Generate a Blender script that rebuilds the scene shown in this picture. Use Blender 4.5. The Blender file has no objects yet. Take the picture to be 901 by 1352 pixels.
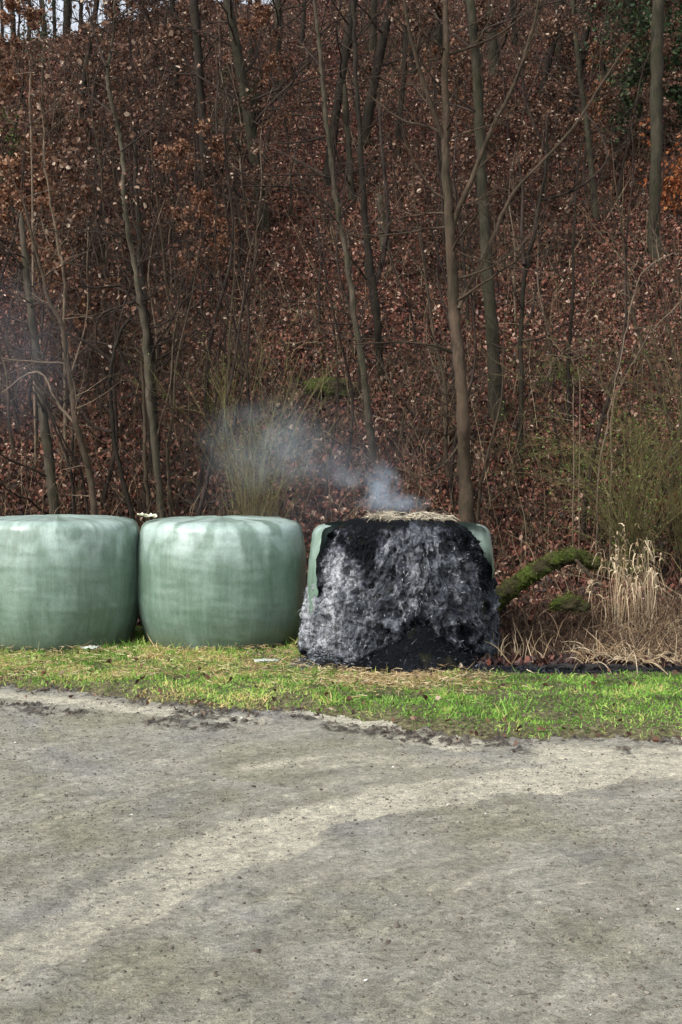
import bpy, math, random
import numpy as np
from mathutils import Vector, Matrix

R = math.radians
C = bpy.context.scene.collection
SC = bpy.context.scene
# ---------------------------------------------------------------- camera
PITCH = R(2.5); CAMZ = 1.6; FPX = 1600.0; CW, CH = 901.0, 1352.0
cam = bpy.data.cameras.new('camera'); camo = bpy.data.objects.new('camera', cam); C.objects.link(camo)
camo.location = (0, 0, CAMZ); camo.rotation_euler = (math.pi / 2 - PITCH, 0, 0)
cam.sensor_fit = 'VERTICAL'; cam.sensor_height = 24; cam.sensor_width = 24
cam.lens = FPX / CH * 24; cam.clip_start = 0.05; cam.clip_end = 2000
SC.camera = camo
# ---------------------------------------------------------------- light
SUN_EL, SUN_AZ = R(42), R(232)
w = bpy.data.worlds.new('World'); SC.world = w; w.use_nodes = True
nt = w.node_tree; nt.nodes.clear()
sky = nt.nodes.new('ShaderNodeTexSky'); sky.sky_type = 'NISHITA'; sky.sun_disc = False
sky.sun_elevation = SUN_EL; sky.sun_rotation = SUN_AZ; sky.air_density = 1.0; sky.dust_density = 3.0
hs = nt.nodes.new('ShaderNodeHueSaturation'); hs.inputs['Saturation'].default_value = 0.32
bg = nt.nodes.new('ShaderNodeBackground'); bg.inputs['Strength'].default_value = 0.15
wo = nt.nodes.new('ShaderNodeOutputWorld')
nt.links.new(sky.outputs[0], hs.inputs['Color']); nt.links.new(hs.outputs[0], bg.inputs[0]); nt.links.new(bg.outputs[0], wo.inputs[0])
sl = bpy.data.lights.new('sun', 'SUN'); sl.energy = 1.3; sl.angle = R(18); sl.color = (1.0, 0.965, 0.91)
so = bpy.data.objects.new('sun', sl); C.objects.link(so)
sd = Vector((math.sin(SUN_AZ) * math.cos(SUN_EL), math.cos(SUN_AZ) * math.cos(SUN_EL), math.sin(SUN_EL)))
so.rotation_euler = sd.to_track_quat('Z', 'Y').to_euler(); so.location = sd * 30
SC.view_settings.view_transform = 'Standard'; SC.view_settings.look = 'None'
SC.view_settings.exposure = 1.0; SC.view_settings.gamma = 1
SC.cycles.max_bounces = 6; SC.cycles.volume_bounces = 1; SC.cycles.transparent_max_bounces = 8
SC.cycles.volume_step_rate = 1.0; SC.cycles.volume_max_steps = 128

# ---------------------------------------------------------------- numeric helpers
def _h(ix, iy, iz, s):
    n = (ix * 374761393 + iy * 668265263 + iz * 2147483647 + s * 1274126177) & 0xffffffff
    n = ((n ^ (n >> 13)) * 1274126177) & 0xffffffff
    n = (n ^ (n >> 16)) & 0xffffffff
    return n.astype(np.float64) / 4294967295.0
def vnoise(x, y, z=0.0, s=0):
    x = np.asarray(x, float); y = np.asarray(y, float); z = np.asarray(z, float) + np.zeros_like(x)
    ix = np.floor(x).astype(np.int64); iy = np.floor(y).astype(np.int64); iz = np.floor(z).astype(np.int64)
    fx, fy, fz = x - ix, y - iy, z - iz
    fx = fx * fx * (3 - 2 * fx); fy = fy * fy * (3 - 2 * fy); fz = fz * fz * (3 - 2 * fz)
    def L(a, b, t): return a + (b - a) * t
    r = []
    for dz in (0, 1):
        a = L(_h(ix, iy, iz + dz, s), _h(ix + 1, iy, iz + dz, s), fx)
        b = L(_h(ix, iy + 1, iz + dz, s), _h(ix + 1, iy + 1, iz + dz, s), fx)
        r.append(L(a, b, fy))
    return L(r[0], r[1], fz) * 2 - 1
def fbm(x, y, z=0.0, o=4, s=0, g=0.5):
    t = 0; a = 1; n = 0; f = 1.0
    for i in range(o):
        t = t + a * vnoise(x * f, y * f, np.asarray(z) * f, s + i * 17); n += a; a *= g; f *= 2.03
    return t / n
def sst(a, b, v):
    t = np.clip((v - a) / (b - a), 0, 1); return t * t * (3 - 2 * t)
def dist_poly(X, Y, pts):
    """distance, signed distance and arc position to a polyline"""
    best = np.full(X.shape, 1e9); sg = np.zeros(X.shape); al = np.zeros(X.shape); acc = 0
    for (ax, ay), (bx, by) in zip(pts[:-1], pts[1:]):
        dx, dy = bx - ax, by - ay; L = math.hypot(dx, dy)
        t = np.clip(((X - ax) * dx + (Y - ay) * dy) / (L * L), 0, 1)
        d = np.hypot(X - ax - t * dx, Y - ay - t * dy)
        m = d < best
        best = np.where(m, d, best)
        sg = np.where(m, np.sign((X - ax) * dy - (Y - ay) * dx) * d, sg)
        al = np.where(m, acc + t * L, al); acc += L
    return best, sg, al

# ---------------------------------------------------------------- terrain
def crest(x):
    # distance at which the slope levels off: nearer on the left, far to the right
    return np.interp(x, [-40, -9, -7, -5.2, -4.2, -2.9, -1.7, -.6, 3, 40], [29.6, 29.9, 30.5, 32.2, 34.0, 33.2, 33.3, 40, 54, 60])
def hill(x, y):
    x = np.asarray(x, float); y = np.asarray(y, float)
    c = crest(x)
    yy = np.minimum(y, c)
    t = yy - 11.7
    base = np.where(t > 0, 0.66 * (np.sqrt(t * t + 0.35) - 0.59), 0)
    base = np.where(t > 0, np.maximum(base, 0), 0)
    over = np.maximum(y - c, 0)
    base = base - over * 0.03 * (1 - np.exp(-over / 6))
    a = sst(11.6, 15, y) * (1 - .9 * sst(26, 31, y) * sst(0, -1.5, x))
    z = base + a * (0.55 * fbm(x * .22, y * .22, 3.1, 3, 5) + 0.16 * fbm(x * .9, y * .9, 1.7, 3, 9) + 0.04 * fbm(x * 4, y * 4, 0, 2, 11))
    z = z - 0.20 * np.exp(-((y - 9.95) / .45) ** 2) * sst(1.0, 1.5, x)          # little ditch behind the verge, right
    z = z + 0.16 * sst(10.3, 11.2, y) * sst(12.4, 11.5, y) * sst(1.0, 1.5, x)
    return z
def ray(px, py):
    a = px - 450.5; b = 676 - py
    return np.array([a, FPX * math.cos(PITCH) + b * math.sin(PITCH), -FPX * math.sin(PITCH) + b * math.cos(PITCH)])
def at(px, py, Y):
    d = ray(px, py); t = Y / d[1]
    return np.array([d[0] * t, Y, CAMZ + d[2] * t])
def flat(px, py, z=0.0):
    d = ray(px, py); t = (z - CAMZ) / d[2]
    return (d[0] * t, d[1] * t)
def hit(px, py):
    d = ray(px, py); Ys = np.arange(7, 60, .03)
    X = d[0] * Ys / d[1]; Z = CAMZ + d[2] * Ys / d[1]
    k = np.argmax(Z - hill(X, Ys) < 0)
    return float(Ys[k])
EDGE = [flat(*p) for p in [(-400, 893), (-120, 903), (0, 906), (100, 910), (170, 918), (250, 934), (330, 943), (400, 940), (470, 950), (560, 966), (620, 976), (901, 977), (1300, 984)]]
EX = [p[0] for p in EDGE]; EY = [p[1] for p in EDGE]
def yedge(x):
    x = np.asarray(x, float)
    return np.interp(x, EX, EY) + 0.16 * fbm(x * 2.2, x * 0 + 3, 0, 4, 31, .65) + 0.06 * vnoise(x * 13, x * 0, 0, 4)
TRA = [flat(*p) for p in [(-260, 1420), (-80, 1310), (0, 1262), (100, 1215), (200, 1170), (300, 1122), (400, 1085), (520, 1055), (640, 1036), (760, 1022), (901, 1000), (1100, 975)]]
TRB = [flat(*p) for p in [(-400, 905), (0, 917), (110, 928), (190, 938), (290, 948), (340, 952)]]
TRC = [flat(*p) for p in [(395, 936), (450, 948), (500, 961), (560, 976), (610, 985)]]
TRD = [flat(*p) for p in [(760, 1000), (840, 1008), (901, 1012), (1100, 1020)]]
TRE = [flat(*p) for p in [(340, 1012), (480, 1004), (600, 1005), (760, 1012)]]
MUD = [[flat(*p) for p in q] for q in ([(-60, 922), (40, 938), (100, 945), (190, 951)], [(190, 953), (280, 962)], [(440, 960), (560, 974), (680, 984)], [(690, 992), (810, 992)], [(240, 944), (330, 951), (400, 949)])]
def near_fields(X, Y):
    nA, sA, lA = dist_poly(X, Y, TRA)
    nB, sB, _ = dist_poly(X, Y, TRB); nC, sC, _ = dist_poly(X, Y, TRC); nD, sD, _ = dist_poly(X, Y, TRD); nE, _, _ = dist_poly(X, Y, TRE)
    wob = 0.10 * fbm(X * 1.7, Y * 1.7, 0, 4, 40)
    wobf = wob + .05 * fbm(X * 9, Y * 9, 0, 4, 41, .65)
    pale = 1.15 * (1 - sst(0.15, 0.22, nA + wobf * 1.7)) * (0.85 + .5 * fbm(X * 2, Y * 2, 0, 3, 2))
    pale = np.maximum(pale, 1 - sst(0.05, 0.14, nB + wob * .6))
    pale = np.maximum(pale, 1 - sst(0.08, 0.2, nC + wob * .8))
    pale = np.maximum(pale, 1.15 * (1 - sst(0.16, 0.36, nD + wob)))
    pale = np.maximum(pale, .45 * (1 - sst(0.05, 0.2, nE + wob)))
    wy = sA + .05 * fbm(X * 3, Y * 3, 0, 3, 63)
    streak = .42 * fbm(wy * 8, lA * .8, 0, 5, 61, .62) + .62 * fbm(wy * 30, lA * 4.5, 0, 5, 62, .72)     # wheel streaks that run along the bend
    on = .35 + .65 * (1 - sst(1.3, 2.4, nA))
    pale = pale * np.clip(.74 + 1.1 * streak + .35 * fbm(X * 1.3, Y * 1.3, 0, 3, 64), .15, 1.1) + on * 0.5 * np.clip(streak - .08, 0, 1)
    mud = np.zeros_like(X)
    for q in MUD:
        n, _, _ = dist_poly(X, Y, q)
        mud = np.maximum(mud, (1 - sst(0.02, 0.20, n + wob * 1.1)) * sst(-.6, -.1, fbm(X * 2.3, Y * 2.3, 0, 3, 89)))
    br = fbm(X * 24, Y * 17, 0, 4, 77, .75)
    mud = mud * sst(-.14, .14, br)
    e = Y - yedge(X)
    mud = np.maximum(mud, (np.exp(-((e + .02) / .12) ** 2)) * sst(-.12, .2, br) * sst(-.5, .1, fbm(X * 1.3, Y * 1.3, 0, 2, 88)) * .95)
    mud = np.maximum(mud, on * .5 * np.clip(-streak - .12, 0, 1) * sst(-.2, .3, br))
    z = 0.012 * fbm(X * 1.1, Y * 1.1, 0, 3, 3) + 0.007 * fbm(X * 7, Y * 7, 0, 3, 8) + .011 * fbm(X * 17, Y * 19, 0, 3, 18, .75) - 0.012 * np.clip(pale, 0, 1) + 0.03 * mud * (0.4 + fbm(X * 22, Y * 22, 0, 2, 12))
    z = z + on * .012 * streak
    ver = sst(-.05, .25, e)
    z = z * (1 - ver * .6) + ver * (0.035 + 0.03 * fbm(X * 2.5, Y * 2.5, 0, 3, 21))
    fade = 1 - sst(11.0, 11.8, Y)
    near_fields.streak = np.clip(.5 + .75 * streak * on, 0, 1)
    return z * fade, np.clip(pale, 0, 1.2), np.clip(mud, 0, 1)
def ground_z(x, y):
    x = np.atleast_1d(np.asarray(x, float)); y = np.atleast_1d(np.asarray(y, float))
    z, _, _ = near_fields(x, y); return hill(x, y) + z
def gz(x, y): return float(ground_z(x, y)[0])

# ---------------------------------------------------------------- object helpers
def mesh_obj(name, V, F, mat, parent=None, attrs=None, smooth=True, link=True):
    """V (n,3); F (m,k) one polygon size, or a list of such arrays"""
    me = bpy.data.meshes.new(name)
    V = np.asarray(V, np.float32)
    Fs = F if isinstance(F, list) else [F]
    Fs = [np.asarray(f, np.int32) for f in Fs if len(f)]
    me.vertices.add(len(V)); me.vertices.foreach_set('co', V.ravel())
    nl = sum(f.size for f in Fs); npol = sum(len(f) for f in Fs)
    me.loops.add(nl); me.loops.foreach_set('vertex_index', np.concatenate([f.ravel() for f in Fs]))
    me.polygons.add(npol)
    tot = np.concatenate([np.full(len(f), f.shape[1], np.int32) for f in Fs])
    st = np.concatenate([[0], np.cumsum(tot)[:-1]]).astype(np.int32)
    me.polygons.foreach_set('loop_start', st); me.polygons.foreach_set('loop_total', tot)
    me.polygons.foreach_set('use_smooth', np.full(npol, smooth))
    for k, a in (attrs or {}).items():
        at_ = me.attributes.new(k, 'FLOAT', 'POINT'); at_.data.foreach_set('value', np.asarray(a, np.float32).ravel())
    me.update(calc_edges=True); me.validate()
    me.materials.append(mat)
    o = bpy.data.objects.new(name, me)
    if link: C.objects.link(o)
    if parent is not None: o.parent = parent
    return o
def tag(o, label=None, cat=None, group=None, kind=None):
    if label: o['label'] = label
    if cat: o['category'] = cat
    if group: o['group'] = group
    if kind: o['kind'] = kind
    return o
def empty(name, loc, label, cat, group=None, rz=0):
    o = bpy.data.objects.new(name, None); C.objects.link(o); o.location = loc; o.rotation_euler = (0, 0, rz); o.empty_display_size = .2
    return tag(o, label, cat, group)
def copy_thing(root, loc, rz, sc=1.0, tilt=(0, 0), label=None):
    r = root.copy(); C.objects.link(r); r.location = loc; r.rotation_euler = (tilt[0], tilt[1], rz); r.scale = (sc,) * 3
    if label: r['label'] = label
    for ch in list(root.children):
        c = ch.copy(); C.objects.link(c); c.parent = r
        for g in list(ch.children):
            d = g.copy(); C.objects.link(d); d.parent = c
    return r
class TB:
    """collects tubes (quads)"""
    def __init__(s): s.V = []; s.F = []; s.T = []; s.n = 0; s.ends = []
    def tube(s, P, r, sides=6, tint=0.5):
        P = np.asarray(P, float); k = len(P); r = np.asarray(r, float) * np.ones(k)
        T = np.gradient(P, axis=0); T /= np.linalg.norm(T, axis=1)[:, None] + 1e-9
        ref = np.array([0.13, .21, 1.0]) if abs(T[:, 2]).mean() < .8 else np.array([1.0, .17, .1])
        A = np.cross(T, ref); A /= np.linalg.norm(A, axis=1)[:, None] + 1e-9
        B = np.cross(T, A)
        th = np.arange(sides) * 2 * np.pi / sides
        ring = P[:, None, :] + r[:, None, None] * (np.cos(th)[None, :, None] * A[:, None, :] + np.sin(th)[None, :, None] * B[:, None, :])
        s.V.append(ring.reshape(-1, 3)); s.T.append(np.full(k * sides, tint))
        i = np.arange(k - 1)[:, None] * sides; j = np.arange(sides)[None, :]; j2 = (j + 1) % sides
        q = np.stack([i + j, i + j2, i + sides + j2, i + sides + j], -1).reshape(-1, 4) + s.n
        s.F.append(q); s.n += k * sides
    def build(s, name, mat, parent=None, origin=(0, 0, 0), rough=0):
        V = np.concatenate(s.V)
        if rough:
            q = np.stack([fbm(V[:, 0] * 14 + k * 9, V[:, 1] * 30, V[:, 2] * 30, 4, 200 + k, .65) for k in range(3)], 1); V = V + q * rough
        V = V - np.asarray(origin)[None]
        return mesh_obj(name, V, np.concatenate(s.F), mat, parent, {'tint': np.concatenate(s.T)})
def spline(P, r, n=5, jit=0, rng=None):
    P = np.asarray(P, float); r = np.asarray(r, float) * np.ones(len(P)); k = len(P)
    t = np.arange(k); u = np.linspace(0, k - 1, (k - 1) * n + 1)
    ext = np.vstack([2 * P[0] - P[1], P, 2 * P[-1] - P[-2]])
    out = []
    for q in u:
        i = min(int(q), k - 2); f = q - i
        p0, p1, p2, p3 = ext[i:i + 4]
        out.append(.5 * ((2 * p1) + (-p0 + p2) * f + (2 * p0 - 5 * p1 + 4 * p2 - p3) * f * f + (-p0 + 3 * p1 - 3 * p2 + p3) * f ** 3))
    out = np.array(out)
    if jit and rng is not None: out[1:-1] += rng.normal(0, jit, out[1:-1].shape)
    return out, np.interp(u, t, r)
def unit(v): return v / (np.linalg.norm(v) + 1e-9)
def grow(tb, p, d, L, r, depth, rng, up=.12, wig=.18, kids=4, ends=None, tint=.5, spread=.8, sides=5):
    """one limb with side twigs, recursive"""
    k = max(3, int(L / .16)) if depth > 0 else 4
    k = min(k, 9)
    P = [np.array(p, float)]; d = unit(np.array(d, float))
    for i in range(k):
        d = unit(d + rng.normal(0, wig, 3) * (1, 1, .7) + np.array([0, 0, up]))
        P.append(P[-1] + d * L / k)
    P = np.array(P); rr = r * np.linspace(1, .25, k + 1)
    tb.tube(P, rr, sides if depth > 1 else (4 if depth == 1 else 3), tint)
    if ends is not None and depth <= 1:
        for q in P[1:]: ends.append(q)
    if depth > 0:
        for j in range(kids):
            t = rng.uniform(.2, .98); i = min(int(t * k), k - 1)
            q = P[i] + (P[i + 1] - P[i]) * (t * k - i)
            a = rng.normal(0, 1, 3); dd = unit(P[i + 1] - P[i]); a = unit(a - dd * a.dot(dd))
            grow(tb, q, dd * .8 + a * spread, L * rng.uniform(.3, .62) * (1.15 - t * .5), max(r * (1 - .7 * t) * .55, .0016), depth - 1, rng, up, wig, max(2, kids - 1), ends, tint, spread, sides)
def leaf_quads(P, size, rng, droop=.3, tint=None):
    """small folded leaves at points P: 6-vertex, 2 quads"""
    n = len(P); P = np.asarray(P)
    u = rng.normal(0, 1, (n, 3)); u[:, 2] -= droop; u /= np.linalg.norm(u, axis=1)[:, None]
    v = np.cross(u, rng.normal(0, 1, (n, 3))); v /= np.linalg.norm(v, axis=1)[:, None]
    wv = np.cross(u, v)
    L = size * rng.uniform(.6, 1.25, n)[:, None]; W = L * rng.uniform(.26, .38, n)[:, None]
    cup = rng.uniform(.15, .7, n)[:, None] * W
    a = P; b = P + u * L
    m1 = P + u * L * .3; m2 = P + u * L * .72
    V = np.stack([a, m1 + v * W + wv * cup, m2 + v * W * .85 + wv * cup, b, m2 - v * W * .85 + wv * cup, m1 - v * W + wv * cup], 1).reshape(-1, 3)
    i = np.arange(n)[:, None] * 6
    F = np.concatenate([i + np.array([[0, 1, 2, 3]]), i + np.array([[0, 3, 4, 5]])])
    t = rng.uniform(0, 1, n) if tint is None else tint
    return V, F, np.repeat(t, 6)
def strands(B, D, L, W, droop, nseg, rng, wig=.1, tube=False, taper=True, tint=None):
    """many bending blades / stems at once"""
    n = len(B); D = D / np.linalg.norm(D, axis=1)[:, None]
    L = np.asarray(L) * np.ones(n); W = np.asarray(W) * np.ones(n); droop = np.asarray(droop) * np.ones(n)
    t = np.linspace(0, 1, nseg + 1)
    side = rng.normal(0, 1, (n, 3)); side -= D * (side * D).sum(1)[:, None]; side /= np.linalg.norm(side, axis=1)[:, None]
    lat = rng.normal(0, 1, (n, 3)) * wig
    ph = rng.uniform(0, 6.28, (n, 1))
    P = B[:, None, :] + D[:, None, :] * (L[:, None] * t[None])[:, :, None]
    P = P + lat[:, None, :] * (L[:, None] * np.sin(t[None] * 4.5 + ph) * t[None])[:, :, None]
    P[:, :, 2] -= (droop * L)[:, None] * t[None] ** 2
    ww = W[:, None] * ((1 - t[None] ** 1.6 * .92) if taper else np.ones((1, nseg + 1)))
    tt = rng.uniform(0, 1, n) if tint is None else np.asarray(tint)
    if not tube:
        V = np.stack([P - side[:, None] * ww[:, :, None], P + side[:, None] * ww[:, :, None]], 2).reshape(-1, 3)
        s = (nseg + 1) * 2; i = np.arange(n)[:, None, None] * s; j = np.arange(nseg)[None, :, None] * 2
        F = (i + j + np.array([0, 1, 3, 2])[None, None]).reshape(-1, 4)
        return V, F, np.repeat(tt, s)
    s2 = np.cross(D, side)
    Vs = [P + (math.cos(a) * side[:, None] + math.sin(a) * s2[:, None]) * ww[:, :, None] for a in (0, 2.094, 4.189)]
    V = np.stack(Vs, 2).reshape(-1, 3)
    s = (nseg + 1) * 3; i = np.arange(n)[:, None, None, None] * s; j = np.arange(nseg)[None, :, None, None] * 3; k = np.arange(3)[None, None, :, None]
    k2 = (k + 1) % 3
    F = np.concatenate([i + j + k, i + j + k2, i + j + 3 + k2, i + j + 3 + k], -1).reshape(-1, 4)
    return V, F, np.repeat(tt, s)
class MB:
    def __init__(s): s.V = []; s.F = []; s.T = []; s.n = 0
    def add(s, VFT):
        V, F, T = VFT; s.V.append(V); s.F.append(F + s.n); s.T.append(T); s.n += len(V)
    def build(s, name, mat, parent=None, origin=(0, 0, 0), smooth=False):
        return mesh_obj(name, np.concatenate(s.V) - np.asarray(origin)[None], np.concatenate(s.F), mat, parent, {'tint': np.concatenate(s.T)}, smooth)

# ---------------------------------------------------------------- materials
class Mt:
    def __init__(s, name, rough=.85, spec=.3):
        s.m = bpy.data.materials.new(name); s.m.use_nodes = True; s.t = s.m.node_tree; s.t.nodes.clear()
        s.o = s.n('OutputMaterial'); s.p = s.n('BsdfPrincipled'); s.l(s.p.outputs[0], s.o.inputs[0])
        s.set(Roughness=rough); s.p.inputs['Specular IOR Level'].default_value = spec
        s.tc = s.n('TexCoord')
    def n(s, k): return s.t.nodes.new('ShaderNode' + k)
    def l(s, a, b): s.t.links.new(a, b)
    def set(s, **k):
        for a, b in k.items():
            if hasattr(b, 'links'): s.l(b, s.p.inputs[a.replace('_', ' ')])
            else: s.p.inputs[a.replace('_', ' ')].default_value = b
    def co(s, scale=(1, 1, 1), kind='Object'):
        m = s.n('Mapping'); m.inputs['Scale'].default_value = scale; s.l(s.tc.outputs[kind], m.inputs[0]); return m.outputs[0]
    def noise(s, vec, sc, det=4, rough=.55, dist=0):
        x = s.n('TexNoise'); s.l(vec, x.inputs['Vector']); x.inputs['Scale'].default_value = sc; x.inputs['Detail'].default_value = det
        x.inputs['Roughness'].default_value = rough; x.inputs['Distortion'].default_value = dist; return x.outputs[0]
    def voro(s, vec, sc, out='Color', feat='F1'):
        x = s.n('TexVoronoi'); x.feature = feat; s.l(vec, x.inputs['Vector']); x.inputs['Scale'].default_value = sc; return x.outputs[out]
    def ramp(s, f, st):
        x = s.n('ValToRGB'); s.l(f, x.inputs[0]); e = x.color_ramp.elements
        while len(e) < len(st): e.new(.5)
        for q, (p, c) in zip(e, st):
            q.position = p; q.color = (c[0], c[1], c[2], 1) if not isinstance(c, (int, float)) else (c, c, c, 1)
        return x.outputs[0]
    def mix(s, f, a, b, mode='MIX'):
        x = s.n('Mix'); x.data_type = 'RGBA'; x.blend_type = mode
        for i, v in ((0, f), (6, a), (7, b)):
            if hasattr(v, 'links'): s.l(v, x.inputs[i])
            else: x.inputs[i].default_value = v if i == 0 else (v[0], v[1], v[2], 1)
        return x.outputs[2]
    def math(s, op, a, b=0.0):
        x = s.n('Math'); x.operation = op
        for i, v in ((0, a), (1, b)):
            if hasattr(v, 'links'): s.l(v, x.inputs[i])
            else: x.inputs[i].default_value = v
        return x.outputs[0]
    def attr(s, name):
        x = s.n('Attribute'); x.attribute_name = name; return x.outputs['Fac']
    def bump(s, h, strength=.5, dist=.01):
        x = s.n('Bump'); x.inputs['Strength'].default_value = strength; x.inputs['Distance'].default_value = dist
        s.l(h, x.inputs['Height']); s.l(x.outputs[0], s.p.inputs['Normal'])

def tint_mat(name, stops, rough=.8, spec=.2, trans=0, noise=0):
    m = Mt(name, rough, spec); c = m.ramp(m.attr('tint'), stops)
    if noise:
        v = m.ramp(m.noise(m.co(), noise, 3), [(.3, .6), (.7, 1.3)])
        c = m.mix(1.0, c, v, 'MULTIPLY')
    m.set(Base_Color=c)
    if trans:
        # thin leaf: part of the light passes through
        t = m.n('BsdfTranslucent'); m.l(c, t.inputs[0]); a = m.n('MixShader'); a.inputs[0].default_value = trans
        m.l(m.p.outputs[0], a.inputs[1]); m.l(t.outputs[0], a.inputs[2]); m.l(a.outputs[0], m.o.inputs[0])
    return m.m
def bark(name, a, b, moss=None, mossamt=.5):
    m = Mt(name, .9, .15); v = m.co((1, 1, .22)); n1 = m.noise(v, 30, 6, .72); n2 = m.noise(m.co(), 3.0, 4)
    c = m.ramp(n1, [(.34, [x * .35 for x in a]), (.47, a), (.62, b), (.75, [x * 1.5 for x in b])])
    n3 = m.noise(m.co((1, 1, .5)), 7, 5, .7); c = m.mix(1.0, c, m.ramp(n3, [(.35, .5), (.5, 1), (.65, 1.3)]), 'MULTIPLY')
    c = m.mix(m.ramp(n2, [(.35, 0), (.65, .7)]), c, [x * 1.35 for x in b])
    if moss:
        k = m.math('MULTIPLY', m.ramp(m.noise(m.co(), 5, 4), [(.42, 0), (.62, 1)]), mossamt); c = m.mix(k, c, moss)
    m.set(Base_Color=c); m.bump(n1, .9, .02); return m.m
M = {}
M['bark_brown'] = bark('bark_brown', (.034, .024, .017), (.074, .052, .036), (.032, .032, .018), .5)
M['bark_grey'] = bark('bark_grey', (.036, .029, .022), (.080, .066, .048), (.032, .034, .018), .6)
M['bark_dark'] = bark('bark_dark', (.011, .0085, .007), (.029, .022, .017), (.017, .018, .010), .5)
M['bark_green'] = bark('bark_green', (.021, .018, .013), (.045, .039, .027), (.024, .026, .012), .6)
M['twig_dark'] = bark('twig_dark', (.018, .013, .011), (.045, .033, .026))
M['twig_pale'] = bark('twig_pale', (.075, .056, .038), (.16, .12, .085))
M['twig_olive'] = bark('twig_olive', (.065, .055, .025), (.155, .135, .058))
M['leaf_tan'] = tint_mat('beech_leaf', [(0, (.026, .014, .010)), (.5, (.098, .050, .032)), (.88, (.19, .10, .064)), (.95, (.34, .24, .17)), (1, (.55, .44, .34))], .7, .25, .25)
M['leaf_orange'] = tint_mat('rust_leaf', [(0, (.12, .03, .012)), (.5, (.30, .085, .025)), (1, (.45, .2, .08))], .7, .25, .25)
M['leaf_rust'] = tint_mat('rusty_beech_leaf', [(0, (.05, .02, .012)), (.5, (.17, .075, .04)), (.85, (.30, .15, .085)), (1, (.5, .34, .22))], .7, .25, .25)
M['litter'] = tint_mat('litter', [(0, (.005, .003, .002)), (.28, (.032, .011, .008)), (.55, (.145, .048, .031)), (.8, (.28, .115, .075)), (.94, (.42, .25, .18)), (1, (.65, .49, .38))], .6, .4)
M['green_leaf'] = tint_mat('green_leaf', [(0, (.03, .055, .012)), (.6, (.10, .16, .03)), (1, (.22, .30, .07))], .6, .3, .25)
M['dark_leaf'] = tint_mat('dark_green_leaf', [(0, (.012, .025, .010)), (.7, (.035, .065, .022)), (1, (.08, .11, .04))], .6, .3, .1)
M['grass'] = tint_mat('grass_blade', [(0, (.03, .06, .012)), (.22, (.12, .26, .03)), (.48, (.21, .43, .065)), (.66, (.42, .54, .13)), (.83, (.60, .49, .20)), (1, (.68, .50, .26))], .6, .3, .3)
M['moss_tuft'] = tint_mat('moss_tuft', [(0, (.018, .022, .006)), (.5, (.075, .085, .02)), (1, (.19, .20, .05))], .9, .1)
M['straw'] = tint_mat('straw', [(0, (.16, .10, .045)), (.5, (.42, .30, .14)), (1, (.66, .55, .36))], .7, .25, .15)
M['pale_hay'] = tint_mat('pale_hay', [(0, (.03, .025, .02)), (.4, (.30, .25, .17)), (1, (.72, .66, .52))], .8, .2, .1)
M['reed'] = tint_mat('dry_reed', [(0, (.14, .085, .045)), (.5, (.36, .25, .14)), (1, (.66, .55, .38))], .7, .25, .15)
M['bramble'] = tint_mat('bramble_stem', [(0, (.018, .011, .008)), (.5, (.055, .033, .022)), (.8, (.14, .09, .055)), (1, (.34, .24, .15))], .8, .2)
M['ash_flake'] = tint_mat('ash_flake', [(0, (.006, .007, .009)), (.45, (.028, .031, .038)), (.75, (.11, .12, .135)), (1, (.40, .42, .45))], .9, .1)
M['twig_tint'] = tint_mat('forest_twig', [(0, (.010, .008, .005)), (.5, (.045, .035, .02)), (.85, (.15, .11, .065)), (1, (.30, .24, .15))], .85, .2)

# muddy road
m = Mt('road_mud', .8, .35)
g = m.noise(m.co((1, 1.3, 1)), 34, 8, .82); g2 = m.noise(m.co((1, 1, 1)), 3.2, 6, .62); g3 = m.noise(m.co(), 170, 4, .75); g4 = m.noise(m.co(), 1.1, 4, .6, .4)
c = m.ramp(g2, [(.3, (.35, .325, .255)), (.5, (.465, .44, .355)), (.7, (.54, .515, .43))])
c = m.mix(m.ramp(g4, [(.46, 0), (.60, .7)]), c, (.36, .345, .235)); g5 = m.noise(m.co(), .9, 5, .65, .3); c = m.mix(m.ramp(g5, [(.50, 0), (.62, .5)]), c, (.34, .33, .335))
st_ = m.ramp(m.attr('streak'), [(0, .72), (.5, .98), (1, 1.28)]); c = m.mix(1.0, c, st_, 'MULTIPLY')
c = m.mix(m.ramp(m.attr('pale'), [(0, 0), (.5, .7), (1, 1)]), c, (.72, .68, .53))
c = m.mix(1.0, c, m.ramp(g, [(.34, .45), (.45, .9), (.53, 1.06), (.66, 1.45)]), 'MULTIPLY')
gm = m.noise(m.co((1, 1.15, 1)), 11, 10, .84); c = m.mix(1.0, c, m.ramp(gm, [(.34, .5), (.44, .86), (.52, 1.04), (.66, 1.42)]), 'MULTIPLY')
c = m.mix(1.0, c, m.ramp(g3, [(.36, .6), (.5, 1.0), (.64, 1.4)]), 'MULTIPLY')
c = m.mix(m.math('MULTIPLY', m.ramp(m.attr('mud'), [(.12, 0), (.6, 1)]), m.ramp(gm, [(.42, 1), (.60, .45)])), c, (.045, .037, .030))
dk = m.noise(m.co((1, 1.6, 1)), 15, 7, .78); c = m.mix(m.ramp(dk, [(.575, 0), (.66, .8)]), c, (.06, .045, .035))
sp = m.voro(m.co(), 38, 'Distance'); c = m.mix(m.ramp(sp, [(.05, .9), (.09, 0)]), c, (.48, .46, .42))
m.set(Base_Color=c, Roughness=m.ramp(m.attr('mud'), [(0, .82), (1, .45)]))
m.bump(m.math('ADD', m.math('ADD', m.math('MULTIPLY', g, .7), gm), m.math('MULTIPLY', g3, .4)), 1.0, .045); M['road'] = m.m
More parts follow.
